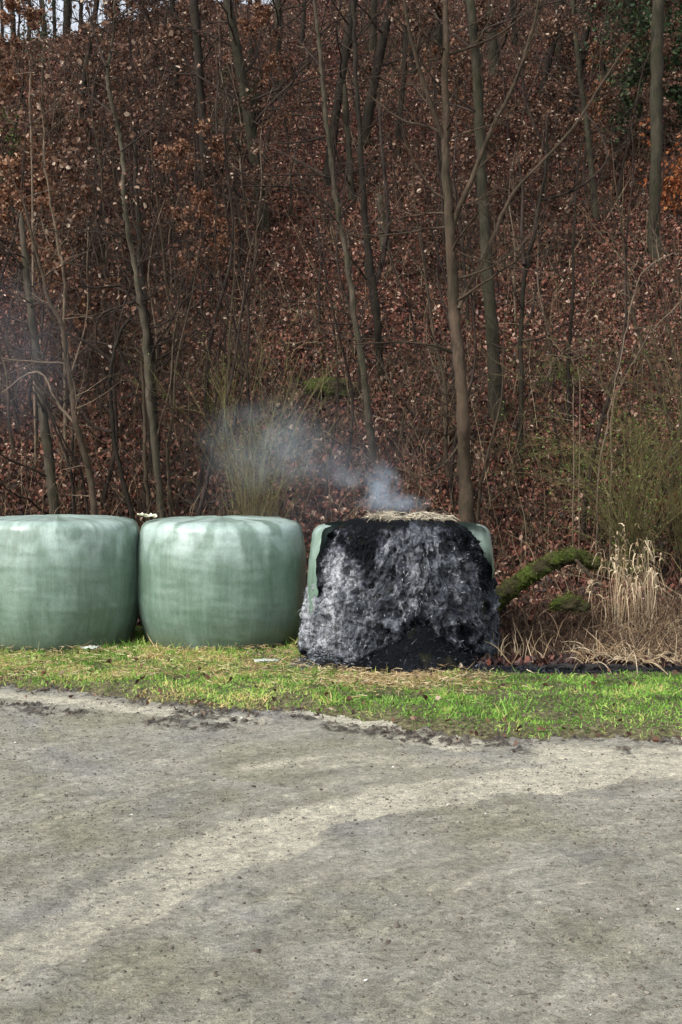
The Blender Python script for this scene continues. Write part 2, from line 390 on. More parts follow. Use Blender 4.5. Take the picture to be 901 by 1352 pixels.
# verge soil
m = Mt('verge_soil', .95, .1); a = m.noise(m.co(), 30, 5, .7)
m.set(Base_Color=m.ramp(a, [(.32, (.028, .022, .014)), (.46, (.085, .072, .045)), (.56, (.13, .125, .06)), (.68, (.24, .215, .14))])); m.bump(a, .8, .02); M['verge'] = m.m
# forest floor
m = Mt('forest_floor', .95, .12); v1 = m.voro(m.co((1, 1, 1)), 16, 'Color'); v2 = m.voro(m.co(), 9, 'Color'); n0 = m.noise(m.co(), 1.2, 4)
sepr = m.n('SeparateColor'); m.l(v1, sepr.inputs[0]); sep2 = m.n('SeparateColor'); m.l(v2, sep2.inputs[0])
c = m.ramp(sepr.outputs[0], [(0, (.005, .003, .002)), (.45, (.024, .009, .007)), (.8, (.08, .028, .018)), (1, (.16, .07, .045))])
c2 = m.ramp(sep2.outputs[1], [(0, (.008, .004, .003)), (.6, (.045, .016, .012)), (1, (.12, .045, .03))])
c = m.mix(.4, c, c2); c = m.mix(1.0, c, m.ramp(n0, [(.3, .6), (.7, 1.35)]), 'MULTIPLY')
m.set(Base_Color=c); m.bump(sepr.outputs[0], .7, .04); M['floor'] = m.m
# bale film
def film_mat():
    m = Mt('silage_film', .34, .5); v = m.co()
    s = m.n('SeparateXYZ'); m.l(m.tc.outputs['Object'], s.inputs[0])
    ang = m.math('ARCTAN2', s.outputs[1], s.outputs[0])
    cb = m.n('CombineXYZ'); m.l(ang, cb.inputs[0]); m.l(s.outputs[2], cb.inputs[1])
    mp = m.n('Mapping'); m.l(cb.outputs[0], mp.inputs[0]); mp.inputs['Rotation'].default_value = (0, 0, R(9)); mp.inputs['Scale'].default_value = (1.0, 6.5, 1)
    mp2 = m.n('Mapping'); m.l(cb.outputs[0], mp2.inputs[0]); mp2.inputs['Scale'].default_value = (9, .8, 1)
    band = m.noise(mp.outputs[0], 1.6, 2); vert = m.noise(mp2.outputs[0], 2.2, 5, .6); mot = m.noise(v, 4.5, 5, .6); fine = m.noise(v, 60, 4, .7); fine2 = m.noise(v, 14, 5, .6)
    mp3 = m.n('Mapping'); m.l(cb.outputs[0], mp3.inputs[0]); mp3.inputs['Scale'].default_value = (1.5, 1.1, 1)
    big = m.noise(mp3.outputs[0], 2.4, 5, .5, .3)
    c = m.ramp(mot, [(.3, (.092, .145, .105)), (.55, (.108, .168, .124)), (.75, (.125, .19, .143))])
    c = m.mix(m.ramp(vert, [(.40, 0), (.60, .28)]), c, (.20, .29, .24))
    c = m.mix(m.ramp(big, [(.45, 0), (.60, .3)]), c, (.24, .33, .28))
    painted_sheen = m.math('MULTIPLY', m.ramp(s.outputs[2], [(.70, 0), (.98, .8)]), m.ramp(big, [(.40, .15), (.56, 1)])); c = m.mix(painted_sheen, c, (.42, .53, .49))  # sky sheen on the bale shoulders, painted in as patchy paler film colour
    c = m.mix(m.ramp(band, [(.42, .10), (.5, 0)]), c, (.13, .205, .15))
    c = m.mix(1.0, c, m.ramp(fine, [(.3, .86), (.7, 1.12)]), 'MULTIPLY')
    c = m.mix(1.0, c, m.ramp(fine2, [(.3, .9), (.7, 1.1)]), 'MULTIPLY')
    dirt = m.math('MULTIPLY', m.ramp(s.outputs[2], [(0.02, 1), (.28, 0)]), m.ramp(mot, [(.35, .25), (.65, .85)]))  # mottled mask: film turns darker and browner towards the bottom
    c = m.mix(dirt, c, (.085, .10, .06))
    m.set(Base_Color=c, Roughness=m.ramp(mot, [(.3, .27), (.7, .46)]))
    m.p.inputs['Coat Weight'].default_value = .35; m.p.inputs['Coat Roughness'].default_value = .22
    m.bump(m.math('ADD', m.math('MULTIPLY', vert, .3), m.math('ADD', m.math('MULTIPLY', fine, .08), m.math('MULTIPLY', band, .12))), .3, .03); return m.m
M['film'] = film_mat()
# charred hay
m = Mt('char', .95, .08); v = m.co((1, 1, .42)); a = m.noise(v, 9, 8, .72, .6); b = m.noise(m.co((1, 1, .3)), 30, 6, .75); d = m.noise(m.co(), 4.2, 5, .6); e = m.noise(m.co((1, 1, .5)), 90, 4, .7)
f = m.math('ADD', m.math('ADD', m.math('MULTIPLY', a, .8), m.math('MULTIPLY', b, .55)), m.math('MULTIPLY', d, .35))
f = m.math('ADD', f, m.math('MULTIPLY', e, .25))
f = m.math('SUBTRACT', f, m.math('MULTIPLY', m.attr('black'), .55))
c = m.ramp(f, [(.74, (.006, .007, .009)), (.90, (.030, .033, .040)), (1.02, (.105, .115, .135)), (1.16, (.24, .255, .285)), (1.34, (.55, .57, .60))])
# ramp positions above 1 are not allowed: rescale
fr = m.math('MULTIPLY', f, .6)
c = m.ramp(fr, [(.38, (.005, .006, .008)), (.48, (.018, .021, .027)), (.56, (.060, .067, .080)), (.63, (.17, .183, .205)), (.71, (.48, .50, .53))])
c = m.mix(m.ramp(m.noise(m.co(), 6, 3), [(.58, 0), (.72, .5)]), c, (.045, .042, .022))
m.set(Base_Color=c); m.bump(m.math('ADD', a, m.math('MULTIPLY', b, .6)), 1.0, .05); M['char'] = m.m
# moss
m = Mt('moss', .95, .1); a = m.noise(m.co(), 30, 6, .75); b = m.noise(m.co(), 4, 3)
c = m.ramp(a, [(.3, (.015, .022, .006)), (.5, (.065, .09, .018)), (.75, (.15, .19, .04))]); c = m.mix(m.ramp(b, [(.42, 0), (.56, .85)]), c, (.055, .040, .028))
m.set(Base_Color=c); m.bump(a, 1, .04); M['moss'] = m.m
# burnt wood
m = Mt('burnt_wood', .8, .3); a = m.noise(m.co((.25, 1, 1)), 26, 5, .7); m.set(Base_Color=m.ramp(a, [(.35, (.006, .005, .006)), (.6, (.03, .026, .026)), (.75, (.10, .085, .08))])); m.bump(a, 1, .02); M['burnt'] = m.m
m = Mt('clod_mud', .75, .3); a = m.noise(m.co(), 30, 4, .7); m.set(Base_Color=m.ramp(a, [(.35, (.03, .023, .018)), (.65, (.12, .095, .075))])); M['clod'] = m.m
M['stone'] = tint_mat('stone', [(0, (.06, .05, .04)), (.35, (.13, .115, .09)), (.6, (.36, .34, .28)), (.9, (.52, .50, .43)), (1, (.75, .73, .68))], .85, .3)
m = Mt('plastic_white', .5, .4); m.set(Base_Color=(.40, .43, .38, 1)); M['scrap'] = m.m
m = Mt('plastic_cream', .6, .4); m.set(Base_Color=(.85, .80, .60, 1)); M['cream'] = m.m

# ---------------------------------------------------------------- ground: one sheet cut into road, verge and hillside
def axis(segs):
    out = []
    for a, b, s in segs: out.append(np.arange(a, b, s))
    return np.concatenate(out + [[segs[-1][1]]])
gx = axis([(-400, -80, 40), (-80, -20, 4), (-20, -10, .5), (-10, -4.2, .12), (-4.2, 4.2, .024), (4.2, 10, .12), (10, 20, .5), (20, 80, 4), (80, 400, 40)])
gy = axis([(-300, -20, 40), (-20, 0, 2), (0, 2.6, .2), (2.6, 9.6, .025), (9.6, 12.2, .05), (12.2, 24, .12), (24, 62, .3), (62, 100, 3), (100, 500, 40)])
GX, GY = np.meshgrid(gx, gy)
nearz, pale, mud = near_fields(GX.ravel(), GY.ravel()); streak_ = near_fields.streak
GZ = hill(GX.ravel(), GY.ravel()) + nearz
V = np.stack([GX.ravel(), GY.ravel(), GZ], 1)
nx, ny = len(gx), len(gy)
ii = (np.arange(ny - 1)[:, None] * nx + np.arange(nx - 1)[None]).ravel()
F = np.stack([ii, ii + 1, ii + nx + 1, ii + nx], 1)
fc = V[F].mean(1)
SPL = np.interp(fc[:, 0], [.80, 1.0], [11.3, 8.87]) + .05 * vnoise(fc[:, 0] * 6, fc[:, 0] * 0, 0, 8)
isv = (fc[:, 1] > yedge(fc[:, 0])) & (fc[:, 1] < SPL); ish = fc[:, 1] >= SPL; isr = ~(isv | ish)
def sub(name, mask, mat):
    f = F[mask]; u, inv = np.unique(f, return_inverse=True)
    o = mesh_obj(name, V[u], inv.reshape(-1, 4), mat, None, {'pale': pale[u], 'mud': mud[u], 'streak': streak_[u]}); tag(o, kind='structure'); return o
tag(sub('dirt_road', isr, M['road']), 'grey muddy gravel road with pale curving wheel tracks', 'road')
tag(sub('verge', isv, M['verge']), 'soil strip under the grass beside the bales', 'verge')
tag(sub('hillside', ish, M['floor']), 'steep wooded slope covered in red brown dead leaves', 'hillside')

# ---------------------------------------------------------------- wrapped bales
def bale_profile(Rm, H, n=70):
    t = np.linspace(0, 1, n); z = t * H
    r = Rm * (0.85 + .15 * np.clip(t / .34, 0, 1) ** .5) * (1 - .03 * np.clip((t - .62) / .38, 0, 1) ** 1.5)
    r = r * (1 - .035 * (2 * t - 1) ** 2)
    rc = .075
    tt = np.clip((z - (H - rc)) / rc, 0, 1); r = r - (1 - np.sqrt(np.clip(1 - tt * tt, 0, 1))) * rc * 1.2
    return r, z
def bale_surface(Rm, H, seed, nth=200, th0=0, th1=2 * np.pi):
    r, z = bale_profile(Rm, H)
    th = np.linspace(th0, th1, nth + 1)
    closed = abs(th1 - th0 - 2 * np.pi) < 1e-6
    if closed: th = th[:-1]
    TH, Z = np.meshgrid(th, z); RR = np.repeat(r[:, None], len(th), 1)
    X0, Y0 = np.cos(TH), np.sin(TH)
    ramp = sst(.0, .12, Z) * .8 + .2
    RR = RR + ramp * (.020 * fbm(X0 * 1.3 + seed, Y0 * 1.3, Z * 1.1, 3, 3) + .010 * fbm(X0 * 4 + seed, Y0 * 4, Z * 1.2, 3, 7) + .0035 * fbm(TH * 3 + seed, Z * 22 + TH * 1.3, 0, 2, 9))
    zz = Z + .012 * fbm(X0 * 1.2 + seed, Y0 * 1.2, 2, 2, 13) * (Z / H)
    V = np.stack([RR * X0, RR * Y0, zz], -1)
    k, q = V.shape[:2]; i = np.arange(k - 1)[:, None] * q
    if closed: j = np.arange(q)[None]; j2 = (j + 1) % q
    else: j = np.arange(q - 1)[None]; j2 = j + 1
    F = np.stack([i + j, i + j2, i + q + j2, i + q + j], -1).reshape(-1, 4)
    return V, F
def wrapped_bale(px, Yc, Rm, H, seed, label, rz):
    x = (px - 450.5) / ray(0, 690)[1] * Yc
    root = empty('silage_bale', (x, Yc, gz(x, Yc) - .03), label, 'bale', 'round silage bales standing in a row on the verge', rz)
    V, F = bale_surface(Rm, H, seed)
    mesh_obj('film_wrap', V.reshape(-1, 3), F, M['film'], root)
    # top: film drawn in over the end in folds
    ring = V[-1]; q = len(ring); rows = [ring]
    th = np.arctan2(ring[:, 1], ring[:, 0])
    for s in (.96, .88, .74, .55, .35, .15):
        zr = H + .028 * (1 - s) ** .5 + .003 * np.sin(th * 9 + seed) * s * (1 - s) * 3 + .008 * vnoise(th * 7, th * 0 + s * 5, seed, 2)
        mean = ring[:, :2] * s
        rows.append(np.stack([mean[:, 0], mean[:, 1], zr], 1))
    A = np.array(rows); k = len(A); i = np.arange(k - 1)[:, None] * q; j = np.arange(q)[None]; j2 = (j + 1) % q
    FF = np.stack([i + j, i + j2, i + q + j2, i + q + j], -1).reshape(-1, 4)
    VV = np.vstack([A.reshape(-1, 3), [[0, 0, H + .03]]]); c = len(VV) - 1; b = (k - 1) * q
    TT = np.stack([b + np.arange(q), b + (np.arange(q) + 1) % q, np.full(q, c)], 1)
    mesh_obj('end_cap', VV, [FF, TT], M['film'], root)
    return root
b1 = wrapped_bale(76, 10.42, .72, 1.075, 2.3, 'green wrapped bale at the far left end of the row, cut by the picture edge', 1.1)
b2 = wrapped_bale(293, 10.45, .732, 1.07, 7.7, 'intact green wrapped bale standing right beside the burnt one', 4.0)

# ---------------------------------------------------------------- burnt bale
rng = np.random.default_rng(5)
BX, BY = (529 - 450.5) / 1600 * 9.75, 9.75
burnt = empty('burnt_bale', (BX, BY, gz(BX, BY) - .03), 'burnt smouldering bale with grey ash front and charred hay spilling out', 'bale')
Hb = 1.09
V, F = bale_surface(.757, Hb - .02, 4.4, 150, R(-18), R(207))
fray = 0.05 * fbm(V[:, :, 2] * 9, V[:, :, 2] * 0 + 1, 0, 3, 6)
for side, k in ((0, 1), (-1, -1)):
    for c in range(14):
        wgt = 1 - c / 14
        col = V[:, c if side == 0 else -1 - c]
        ang = np.arctan2(col[:, 1], col[:, 0]) + k * (-1) * fray[:, 0] * wgt * 1.4
        rr = np.hypot(col[:, 0], col[:, 1]); col[:, 0] = rr * np.cos(ang); col[:, 1] = rr * np.sin(ang)
Vw = V.reshape(-1, 3); Fw = F
# burn the film away in a ragged line at the top centre
thv = np.arctan2(Vw[:, 1], Vw[:, 0])
fcw = Vw[Fw].mean(1); keep = fcw[:, 2] > .0
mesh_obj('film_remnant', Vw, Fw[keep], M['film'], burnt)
ntm, nzm = 520, 230
TH, T = np.meshgrid(np.linspace(0, 2 * np.pi, ntm, endpoint=False), np.linspace(0, 1, nzm))
Zc = T * 1.10
front = np.clip(-np.sin(TH), 0, 1); X0, Y0 = np.cos(TH), np.sin(TH)
prof_f = np.interp(T, [0, .06, .14, .35, .55, .7, .85, .95, 1], [.765, .775, .785, .775, .745, .70, .62, .54, .43])
prof_b = np.interp(T, [0, .1, .45, .7, .85, .95, 1], [.70, .75, .745, .675, .585, .51, .42])
left = np.clip(-X0, 0, 1)
prof_f = prof_f - .035 * left * sst(.35, .8, T) + .04 * left * sst(.5, .1, T)
RR = prof_b + (prof_f - prof_b) * sst(-.25, .25, -np.sin(TH))
wx = .35 * fbm(X0 * 3 + 9, Y0 * 3, Zc * 3, 3, 49)
rid = 1 - 2 * np.abs(fbm(X0 * 7 + wx * 3, Y0 * 7, Zc * 4.5 + wx * 2, 4, 53, .6)) * 2
lump = fbm(X0 * 12 + wx * 2, Y0 * 12, Zc * 11, 4, 51, .62)
dsp = .050 * fbm(X0 * 2.6, Y0 * 2.6, Zc * 3.2, 3, 50) + .060 * lump + .022 * rid + .030 * fbm(X0 * 26, Y0 * 26, Zc * 20, 4, 52, .7)
dsp = dsp - .06 * sst(.12, .4, fbm(X0 * 8, Y0 * 8, Zc * 7, 3, 54))
RR = RR + dsp * sst(-.1, .3, -np.sin(TH)) * sst(1.02, .9, T)
top = .018 * fbm(X0 * 3, Y0 * 3, 0, 3, 60)
V3 = np.stack([RR * X0, RR * Y0, Zc + top * T + .012 * fbm(X0 * 12, Y0 * 12, Zc * 9, 3, 66)], -1)
ring = V3[-1]; extra = []
for s in (.9, .75, .5, .25, .05):
    q = ring.copy(); q[:, :2] *= s; q[:, 2] += .05 * (1 - s) + .02 * fbm(q[:, 0] * 9, q[:, 1] * 9, 0, 3, 61); extra.append(q)
V3 = np.concatenate([V3, np.array(extra)]); kk = len(V3)
i = np.arange(kk - 1)[:, None] * ntm; j = np.arange(ntm)[None]; j2 = (j + 1) % ntm
F3 = np.stack([i + j, i + j2, i + ntm + j2, i + ntm + j], -1).reshape(-1, 4)
Vc = V3.reshape(-1, 3)
def blackmask(x, z, y=None):
    xx = x + .22 * fbm(x * 3.2, z * 3.2, 0, 4, 72); zz = z + .22 * fbm(x * 3.2, z * 3.2, 5, 4, 73)
    n = fbm(x * 7, z * 6, 0, 5, 70, .65) * .30
    b = sst(.98, 1.12, z + n * .7) * .9                                                     # scorched rim
    b = np.maximum(b, (1 - sst(.04, .22, np.hypot((xx + .36) / .8, (zz - .97) / 1.2) + n)) * .85)
    b = np.maximum(b, (1 - sst(.02, .18, np.hypot((xx - .45), (zz - .93) / .9) + n)) * .7)
    b = np.maximum(b, sst(.22, .40, fbm(x * 4.5, z * 3.4, 2, 5, 74, .65)) * .7)
    tri = (.40 - z) - np.abs(x - .10) * .85                                             # dark wedge bottom middle
    b = np.maximum(b, sst(-.10, .10, tri + n * .7))
    b = np.maximum(b, sst(.56, .68, x + n * .4) * sst(.4, .8, z) * .6)
    b = np.maximum(b, sst(.12, .03, z + n * .5) * .8)
    return np.clip(b, 0, 1)
mesh_obj('charred_hay', Vc, F3, M['char'], burnt, {'black': blackmask(Vc[:, 0], Vc[:, 2]) - .28 * sst(-.28, -.55, Vc[:, 0]) * sst(1.0, .8, Vc[:, 2]) + .04})
# ash fibres hanging on the front
n = 8000
th = rng.uniform(R(182), R(358), n); t = rng.beta(1.1, 1.0, n) * .97
ti = (t * (nzm - 1)).astype(int); tj = ((th / (2 * np.pi)) * ntm).astype(int) % ntm
P = V3[ti, tj]; out = np.stack([np.cos(th), np.sin(th), th * 0], 1)
bm_ = blackmask(P[:, 0], P[:, 2])
tt = np.clip(rng.beta(1.6, 1.3, n) * (.75 + .55 * (fbm(P[:, 0] * 7, P[:, 2] * 3.5, P[:, 1] * 5, 4, 71) + .35)) * (1 - .9 * bm_) + rng.uniform(0, .12, n), 0, 1)
D = np.stack([rng.normal(0, .8, n), rng.normal(0, .4, n), rng.normal(-.3, .8, n)], 1) + out * .25
mb = MB(); mb.add(strands(P + out * .004, D, rng.uniform(.010, .04, n), rng.uniform(.0010, .0035, n), .2, 2, rng, .3, tint=tt))
mb.build('ash', M['ash_flake'], burnt)
# black heap of char at the foot
gr, gt = 60, 200
RRr, TT_ = np.meshgrid(np.linspace(0, 1, gr), np.linspace(0, 2 * np.pi, gt, endpoint=False), indexing='ij')
wob = 1 + .16 * fbm(np.cos(TT_) * 2.4, np.sin(TT_) * 2.4, 0, 4, 80)
hx = .08 + RRr * .72 * wob * np.cos(TT_); hy = -.56 + RRr * .46 * wob * np.sin(TT_)
dh = np.hypot((hx - .10) / .40, (hy + .70) / .30)
hz = .30 * np.clip(1 - dh, 0, 1) ** 1.1 + .10 * (1 - RRr ** 2) + .04 * fbm(hx * 9, hy * 9, 0, 4, 81) * (1 - RRr ** 3) + .02 * fbm(hx * 30, hy * 30, 0, 3, 82) * (1 - RRr ** 4) + .022 - .03 * RRr ** 6
q = gt; i = np.arange(gr - 1)[:, None] * q; j = np.arange(q)[None]; j2 = (j + 1) % q
FH = np.stack([i + j, i + q + j, i + q + j2, i + j2], -1).reshape(-1, 4)
Vh = np.stack([hx, hy, hz], -1).reshape(-1, 3)
mesh_obj('char_heap', Vh, FH, M['char'], burnt, {'black': np.clip(.72 + .7 * fbm(Vh[:, 0] * 4, Vh[:, 1] * 4, 0, 3, 83), 0, 1) * sst(-.70, -.35, Vh[:, 0])})
n = 5000; k = rng.integers(0, len(Vh), n); P = Vh[k] + rng.normal(0, .012, (n, 3)); P[:, 2] = np.abs(P[:, 2])
side_grey = sst(-.15, -.6, P[:, 0]) * .8 + sst(.4, .7, P[:, 0]) * .4
mb = MB(); mb.add(strands(P, rng.normal(0, 1, (n, 3)) * (1, 1, .5) + (0, 0, .4), rng.uniform(.02, .06, n), rng.uniform(.0015, .004, n), .3, 2, rng, .2, tint=np.clip(rng.beta(1, 3, n) + side_grey * rng.uniform(0, 1, n), 0, 1)))
mb.build('char_flake', M['ash_flake'], burnt)
burnt.children[-1]['kind'] = 'stuff'
# ash tongue on the grass, left of the heap
n = 1500
P = np.stack([-.74 + np.abs(rng.normal(0, .16, n)) * 1.2 - .10, -.62 + rng.normal(0, .10, n), np.zeros(n)], 1)
P[:, 2] = .03 + .10 * np.exp(-((P[:, 0] + .60) / .14) ** 2) * rng.uniform(.2, 1, n)
mb = MB(); mb.add(strands(P, rng.normal(0, 1, (n, 3)) * (1, .6, .3) + (0, 0, .25), rng.uniform(.03, .08, n), rng.uniform(.002, .005, n), .3, 2, rng, .2, tint=np.clip(rng.beta(1.6, 1.5, n), 0, 1)))
mb.build('ash_tongue', M['ash_flake'], burnt)
# smouldering hay left on top
n = 1500
a = rng.uniform(0, 6.28, n); rr = np.sqrt(rng.uniform(0, 1, n)) * .34
P = np.stack([rr * np.cos(a) + .06, rr * np.sin(a) * .9 - .08, 1.10 + .045 * (1 - (rr / .5) ** 2) * (1 + .6 * vnoise(rr * np.cos(a) * 8, rr * np.sin(a) * 8, 0, 3)) + rng.uniform(0, .012, n)], 1)
mb = MB(); mb.add(strands(P, rng.normal(0, 1, (n, 3)) * (1, 1, .12), rng.uniform(.05, .14, n), rng.uniform(.0015, .003, n), .2, 3, rng, .25, tint=np.where(rng.uniform(0, 1, n) < .4, rng.uniform(0, .3, n), rng.uniform(.6, 1, n))))
mb.build('unburnt_hay', M['pale_hay'], burnt)

# ---------------------------------------------------------------- grass, straw, stones, mud clods
rng = np.random.default_rng(11)
n = 210000
X = rng.uniform(-5.4, 5.4, n); Ye = yedge(X); Y = Ye - .03 + rng.uniform(0, 1, n) ** .9 * (11.35 - Ye)
d = fbm(X * 3.1, Y * 3.1, 0, 4, 90); dens = sst(-.75, .0, d + rng.uniform(-.25, .25, n)) * sst(-.08, .30, Y - Ye + rng.normal(0, .09, n) + .12 * d)
inb = np.zeros(n, bool)
for o, r_ in ((b1, .66), (b2, .68), (burnt, .80)): inb |= np.hypot(X - o.location.x, Y - o.location.y) < r_
inb |= np.hypot((X - BX - .12) / .64, (Y - BY + .56) / .42) < 1 + .12 * vnoise(X * 7, Y * 7, 0, 3)
bare = sst(8.70, 8.84, Y + rng.normal(0, .05, n) + .06 * vnoise(X * 5, X * 0, 0, 4)) * sst(.85, 1.0, X)                                # dark strip before the undergrowth
keep = (rng.uniform(0, 1, n) < dens * (1 - bare)) & ~inb
X, Y = X[keep], Y[keep]; n = len(X)
P = np.stack([X, Y, ground_z(X, Y) - .004], 1)
yel = fbm(X * 1.6, Y * 2.2, 0, 4, 91) * .5 + .5
leftish = sst(1.1, -.6, X)
fn = fbm(X * 9, Y * 9, 0, 3, 92)
strawy = np.exp(-((X - .55) / .45) ** 2 - ((Y - 8.75) / .22) ** 2)
blot = fbm(X * 6, Y * 5, 0, 4, 97, .65)
tint = np.clip(.34 + .40 * leftish * (yel - .12) + .35 * (yel - .5) + .55 * blot + .20 * fn + rng.normal(0, .14, n) + .45 * strawy, 0, 1)
tall = 1 + 1.2 * (rng.uniform(0, 1, n) < .02)
near_b = np.minimum(np.hypot(X - b1.location.x, Y - b1.location.y), np.hypot(X - b2.location.x, Y - b2.location.y)) < .86
hgt = rng.uniform(.018, .055, n) * (1 + .8 * blot) * (1 + .5 * d[keep]) * tall * np.where(near_b & (rng.uniform(0, 1, n) < .15), 2.2, 1)
D = rng.normal(0, .55, (n, 3)); D[:, 2] = 1
mb = MB(); mb.add(strands(P, D, hgt, rng.uniform(.0022, .005, n), rng.uniform(.1, .7, n), 2, rng, .1, tint=tint))
tag(mb.build('grass', M['grass']), 'short bright yellow green grass on the verge', 'grass', kind='stuff')
# straw litter
def scatter_straw(n, fx, fy, lab):
    X = fx(n); Y = fy(n); P = np.stack([X, Y, ground_z(X, Y) + rng.uniform(.02, .05, n)], 1)
    mb = MB(); mb.add(strands(P, rng.normal(0, 1, (n, 3)) * (1, 1, .15), rng.uniform(.03, .12, n), rng.uniform(.0015, .003, n), .1, 2, rng, .2))
    tag(mb.build('straw', M['straw']), lab, 'straw', kind='stuff')
scatter_straw(1700, lambda k: rng.normal(.40, .36, k), lambda k: rng.normal(8.42, .20, k), 'pale loose straw spilled on the grass before the burnt bale')
scatter_straw(4200, lambda k: rng.uniform(-4, .2, k), lambda k: rng.uniform(8.5, 9.9, k), 'thin dry straw strewn over the grass before the green bales')
def blobs(name, P, S, mat, label, cat, tint=None, seed=0):
    """irregular lumps, each an 18-vertex rock"""
    r = np.random.default_rng(seed); n = len(P)
    base = [(0, 0, 1)] + [(math.cos(a) * .8, math.sin(a) * .8, .55) for a in np.arange(6) * 1.047] + [(math.cos(a + .5), math.sin(a + .5), -.15) for a in np.arange(6) * 1.047]
    base = np.array(base)
    q = base[None] * (1 + r.normal(0, .22, (n, 13, 1))) * (r.uniform(.6, 1.35, (n, 1, 3)) * (1, 1, .62)) * S[:, None, None]
    ca, sa = np.cos(r.uniform(0, 6.28, n)), np.sin(r.uniform(0, 6.28, n))
    x = q[:, :, 0] * ca[:, None] - q[:, :, 1] * sa[:, None]; y = q[:, :, 0] * sa[:, None] + q[:, :, 1] * ca[:, None]
    V = np.stack([x, y, q[:, :, 2]], -1) + P[:, None]
    tri = np.array([[0, 1 + k, 1 + (k + 1) % 6] for k in range(6)] + [[1 + k, 7 + k, 1 + (k + 1) % 6] for k in range(6)] + [[1 + (k + 1) % 6, 7 + k, 7 + (k + 1) % 6] for k in range(6)])
    F = (np.arange(n)[:, None, None] * 13 + tri[None]).reshape(-1, 3)
    t = r.uniform(0, 1, n) if tint is None else tint
    o = mesh_obj(name, V.reshape(-1, 3), F, mat, None, {'tint': np.repeat(t, 13)}, True)
    return tag(o, label, cat, kind='stuff')
n = 90000
X = rng.uniform(-3.4, 3.4, n); Y = rng.uniform(2.9, 9.6, n); _, pl, md = near_fields(X, Y)
k = (Y < yedge(X) + .05) & (rng.uniform(0, 1, n) < .02 + .98 * md) & (np.abs(X) < .3 * Y + .25)
k &= (rng.uniform(0, 1, n) < np.where(md > .2, .95, .25))
X, Y, md = X[k], Y[k], md[k]; S = rng.exponential(.0030, len(X)) * (1 + 1.2 * md) + .002; S = np.clip(S, 0, .013)
blobs('mud_clod', np.stack([X, Y, ground_z(X, Y)], 1), S, M['clod'], 'dark crumbs and clods of mud pressed up by tyres', 'mud', seed=3)
n = 60000
X = rng.uniform(-3.3, 3.3, n); Y = rng.uniform(2.9, 9.0, n); k = (Y < yedge(X)) & (np.abs(X) < .3 * Y + .25) & (rng.uniform(0, 1, n) < sst(-.5, .5, fbm(X * 1.5, Y * 1.5, 0, 3, 5)))
X, Y = X[k], Y[k]; S = np.clip(rng.exponential(.0020, len(X)) + .0012, 0, .008)
blobs('gravel', np.stack([X, Y, ground_z(X, Y)], 1), S, M['stone'], 'small grey and pale stones lying on the dirt road', 'gravel', seed=4, tint=np.where(rng.uniform(0, 1, len(X)) < .006, .97, .12 + .36 * rng.beta(2, 2, len(X))))
# dead leaves blown on the verge and along its edge
n = 380; X = rng.uniform(-3.6, 3.6, n); Y = np.where(rng.uniform(0, 1, n) < .45, yedge(X) + rng.normal(0, .13, n), rng.uniform(7, 10.6, n)); P = np.stack([X, Y, ground_z(X, Y) + .03], 1)
k = Y > yedge(X) - .35; P = P[k]
mb = MB(); mb.add(leaf_quads(P, .042, rng, 0)); tag(mb.build('fallen_leaf', M['leaf_tan']), 'brown leaves blown onto the grass verge', 'leaves', kind='stuff')

# ---------------------------------------------------------------- leaf litter and dead twigs on the slope
rng = np.random.default_rng(21)
n = 470000
Y = 11.3 + (rng.uniform(0, 1, n) ** 1.45) * 36; X = rng.uniform(-1, 1, n) * (.33 * Y + 1.2)
Xr = rng.uniform(.9, 4.6, 14000); Yr_ = rng.uniform(9.05, 11.4, 14000); Y = np.concatenate([Y, Yr_]); X = np.concatenate([X, Xr]); n = len(X)
cl = fbm(X * .8, Y * .8, 0, 4, 33); k = (Y < crest(X) + 2) & (rng.uniform(0, 1, n) < sst(-.9, .1, cl + .4)); X, Y, cl = X[k], Y[k], cl[k]; n = len(X)
P = np.stack([X, Y, np.where(Y < 11.9, ground_z(X, Y), hill(X, Y)) + rng.uniform(.0, .035, n)], 1)
patch = fbm(X * .35 + 7, Y * .35, 0, 3, 35)
tn = np.clip(rng.beta(1.5, 1.9, n) + .12 * cl + .14 * patch, 0, 1); tn = np.where(rng.uniform(0, 1, n) < .022, .98, tn); tn = np.where(Y < 11, tn * .55, tn)
mb = MB(); mb.add(leaf_quads(P, .064, rng, -.15, tn)); tag(mb.build('leaf_litter', M['litter']), 'thick carpet of red brown dead leaves on the wooded slope', 'leaf litter', kind='stuff')
n = 9000
Y = 11.6 + (rng.uniform(0, 1, n) ** 1.3) * 30; X = rng.uniform(-1, 1, n) * (.32 * Y + 1); P = np.stack([X, Y, hill(X, Y) + rng.uniform(.02, .10, n)], 1)
D = rng.normal(0, 1, (n, 3)) * (1, 1, .2); D[:, 2] += D[:, 1] * .6 + .1
mb = MB(); mb.add(strands(P, D, rng.uniform(.2, .9, n), rng.uniform(.002, .007, n), .02, 4, rng, .12, True))
tag(mb.build('fallen_twig', M['twig_tint']), 'dead twigs strewn over the leaves on the slope', 'twigs', kind='stuff')
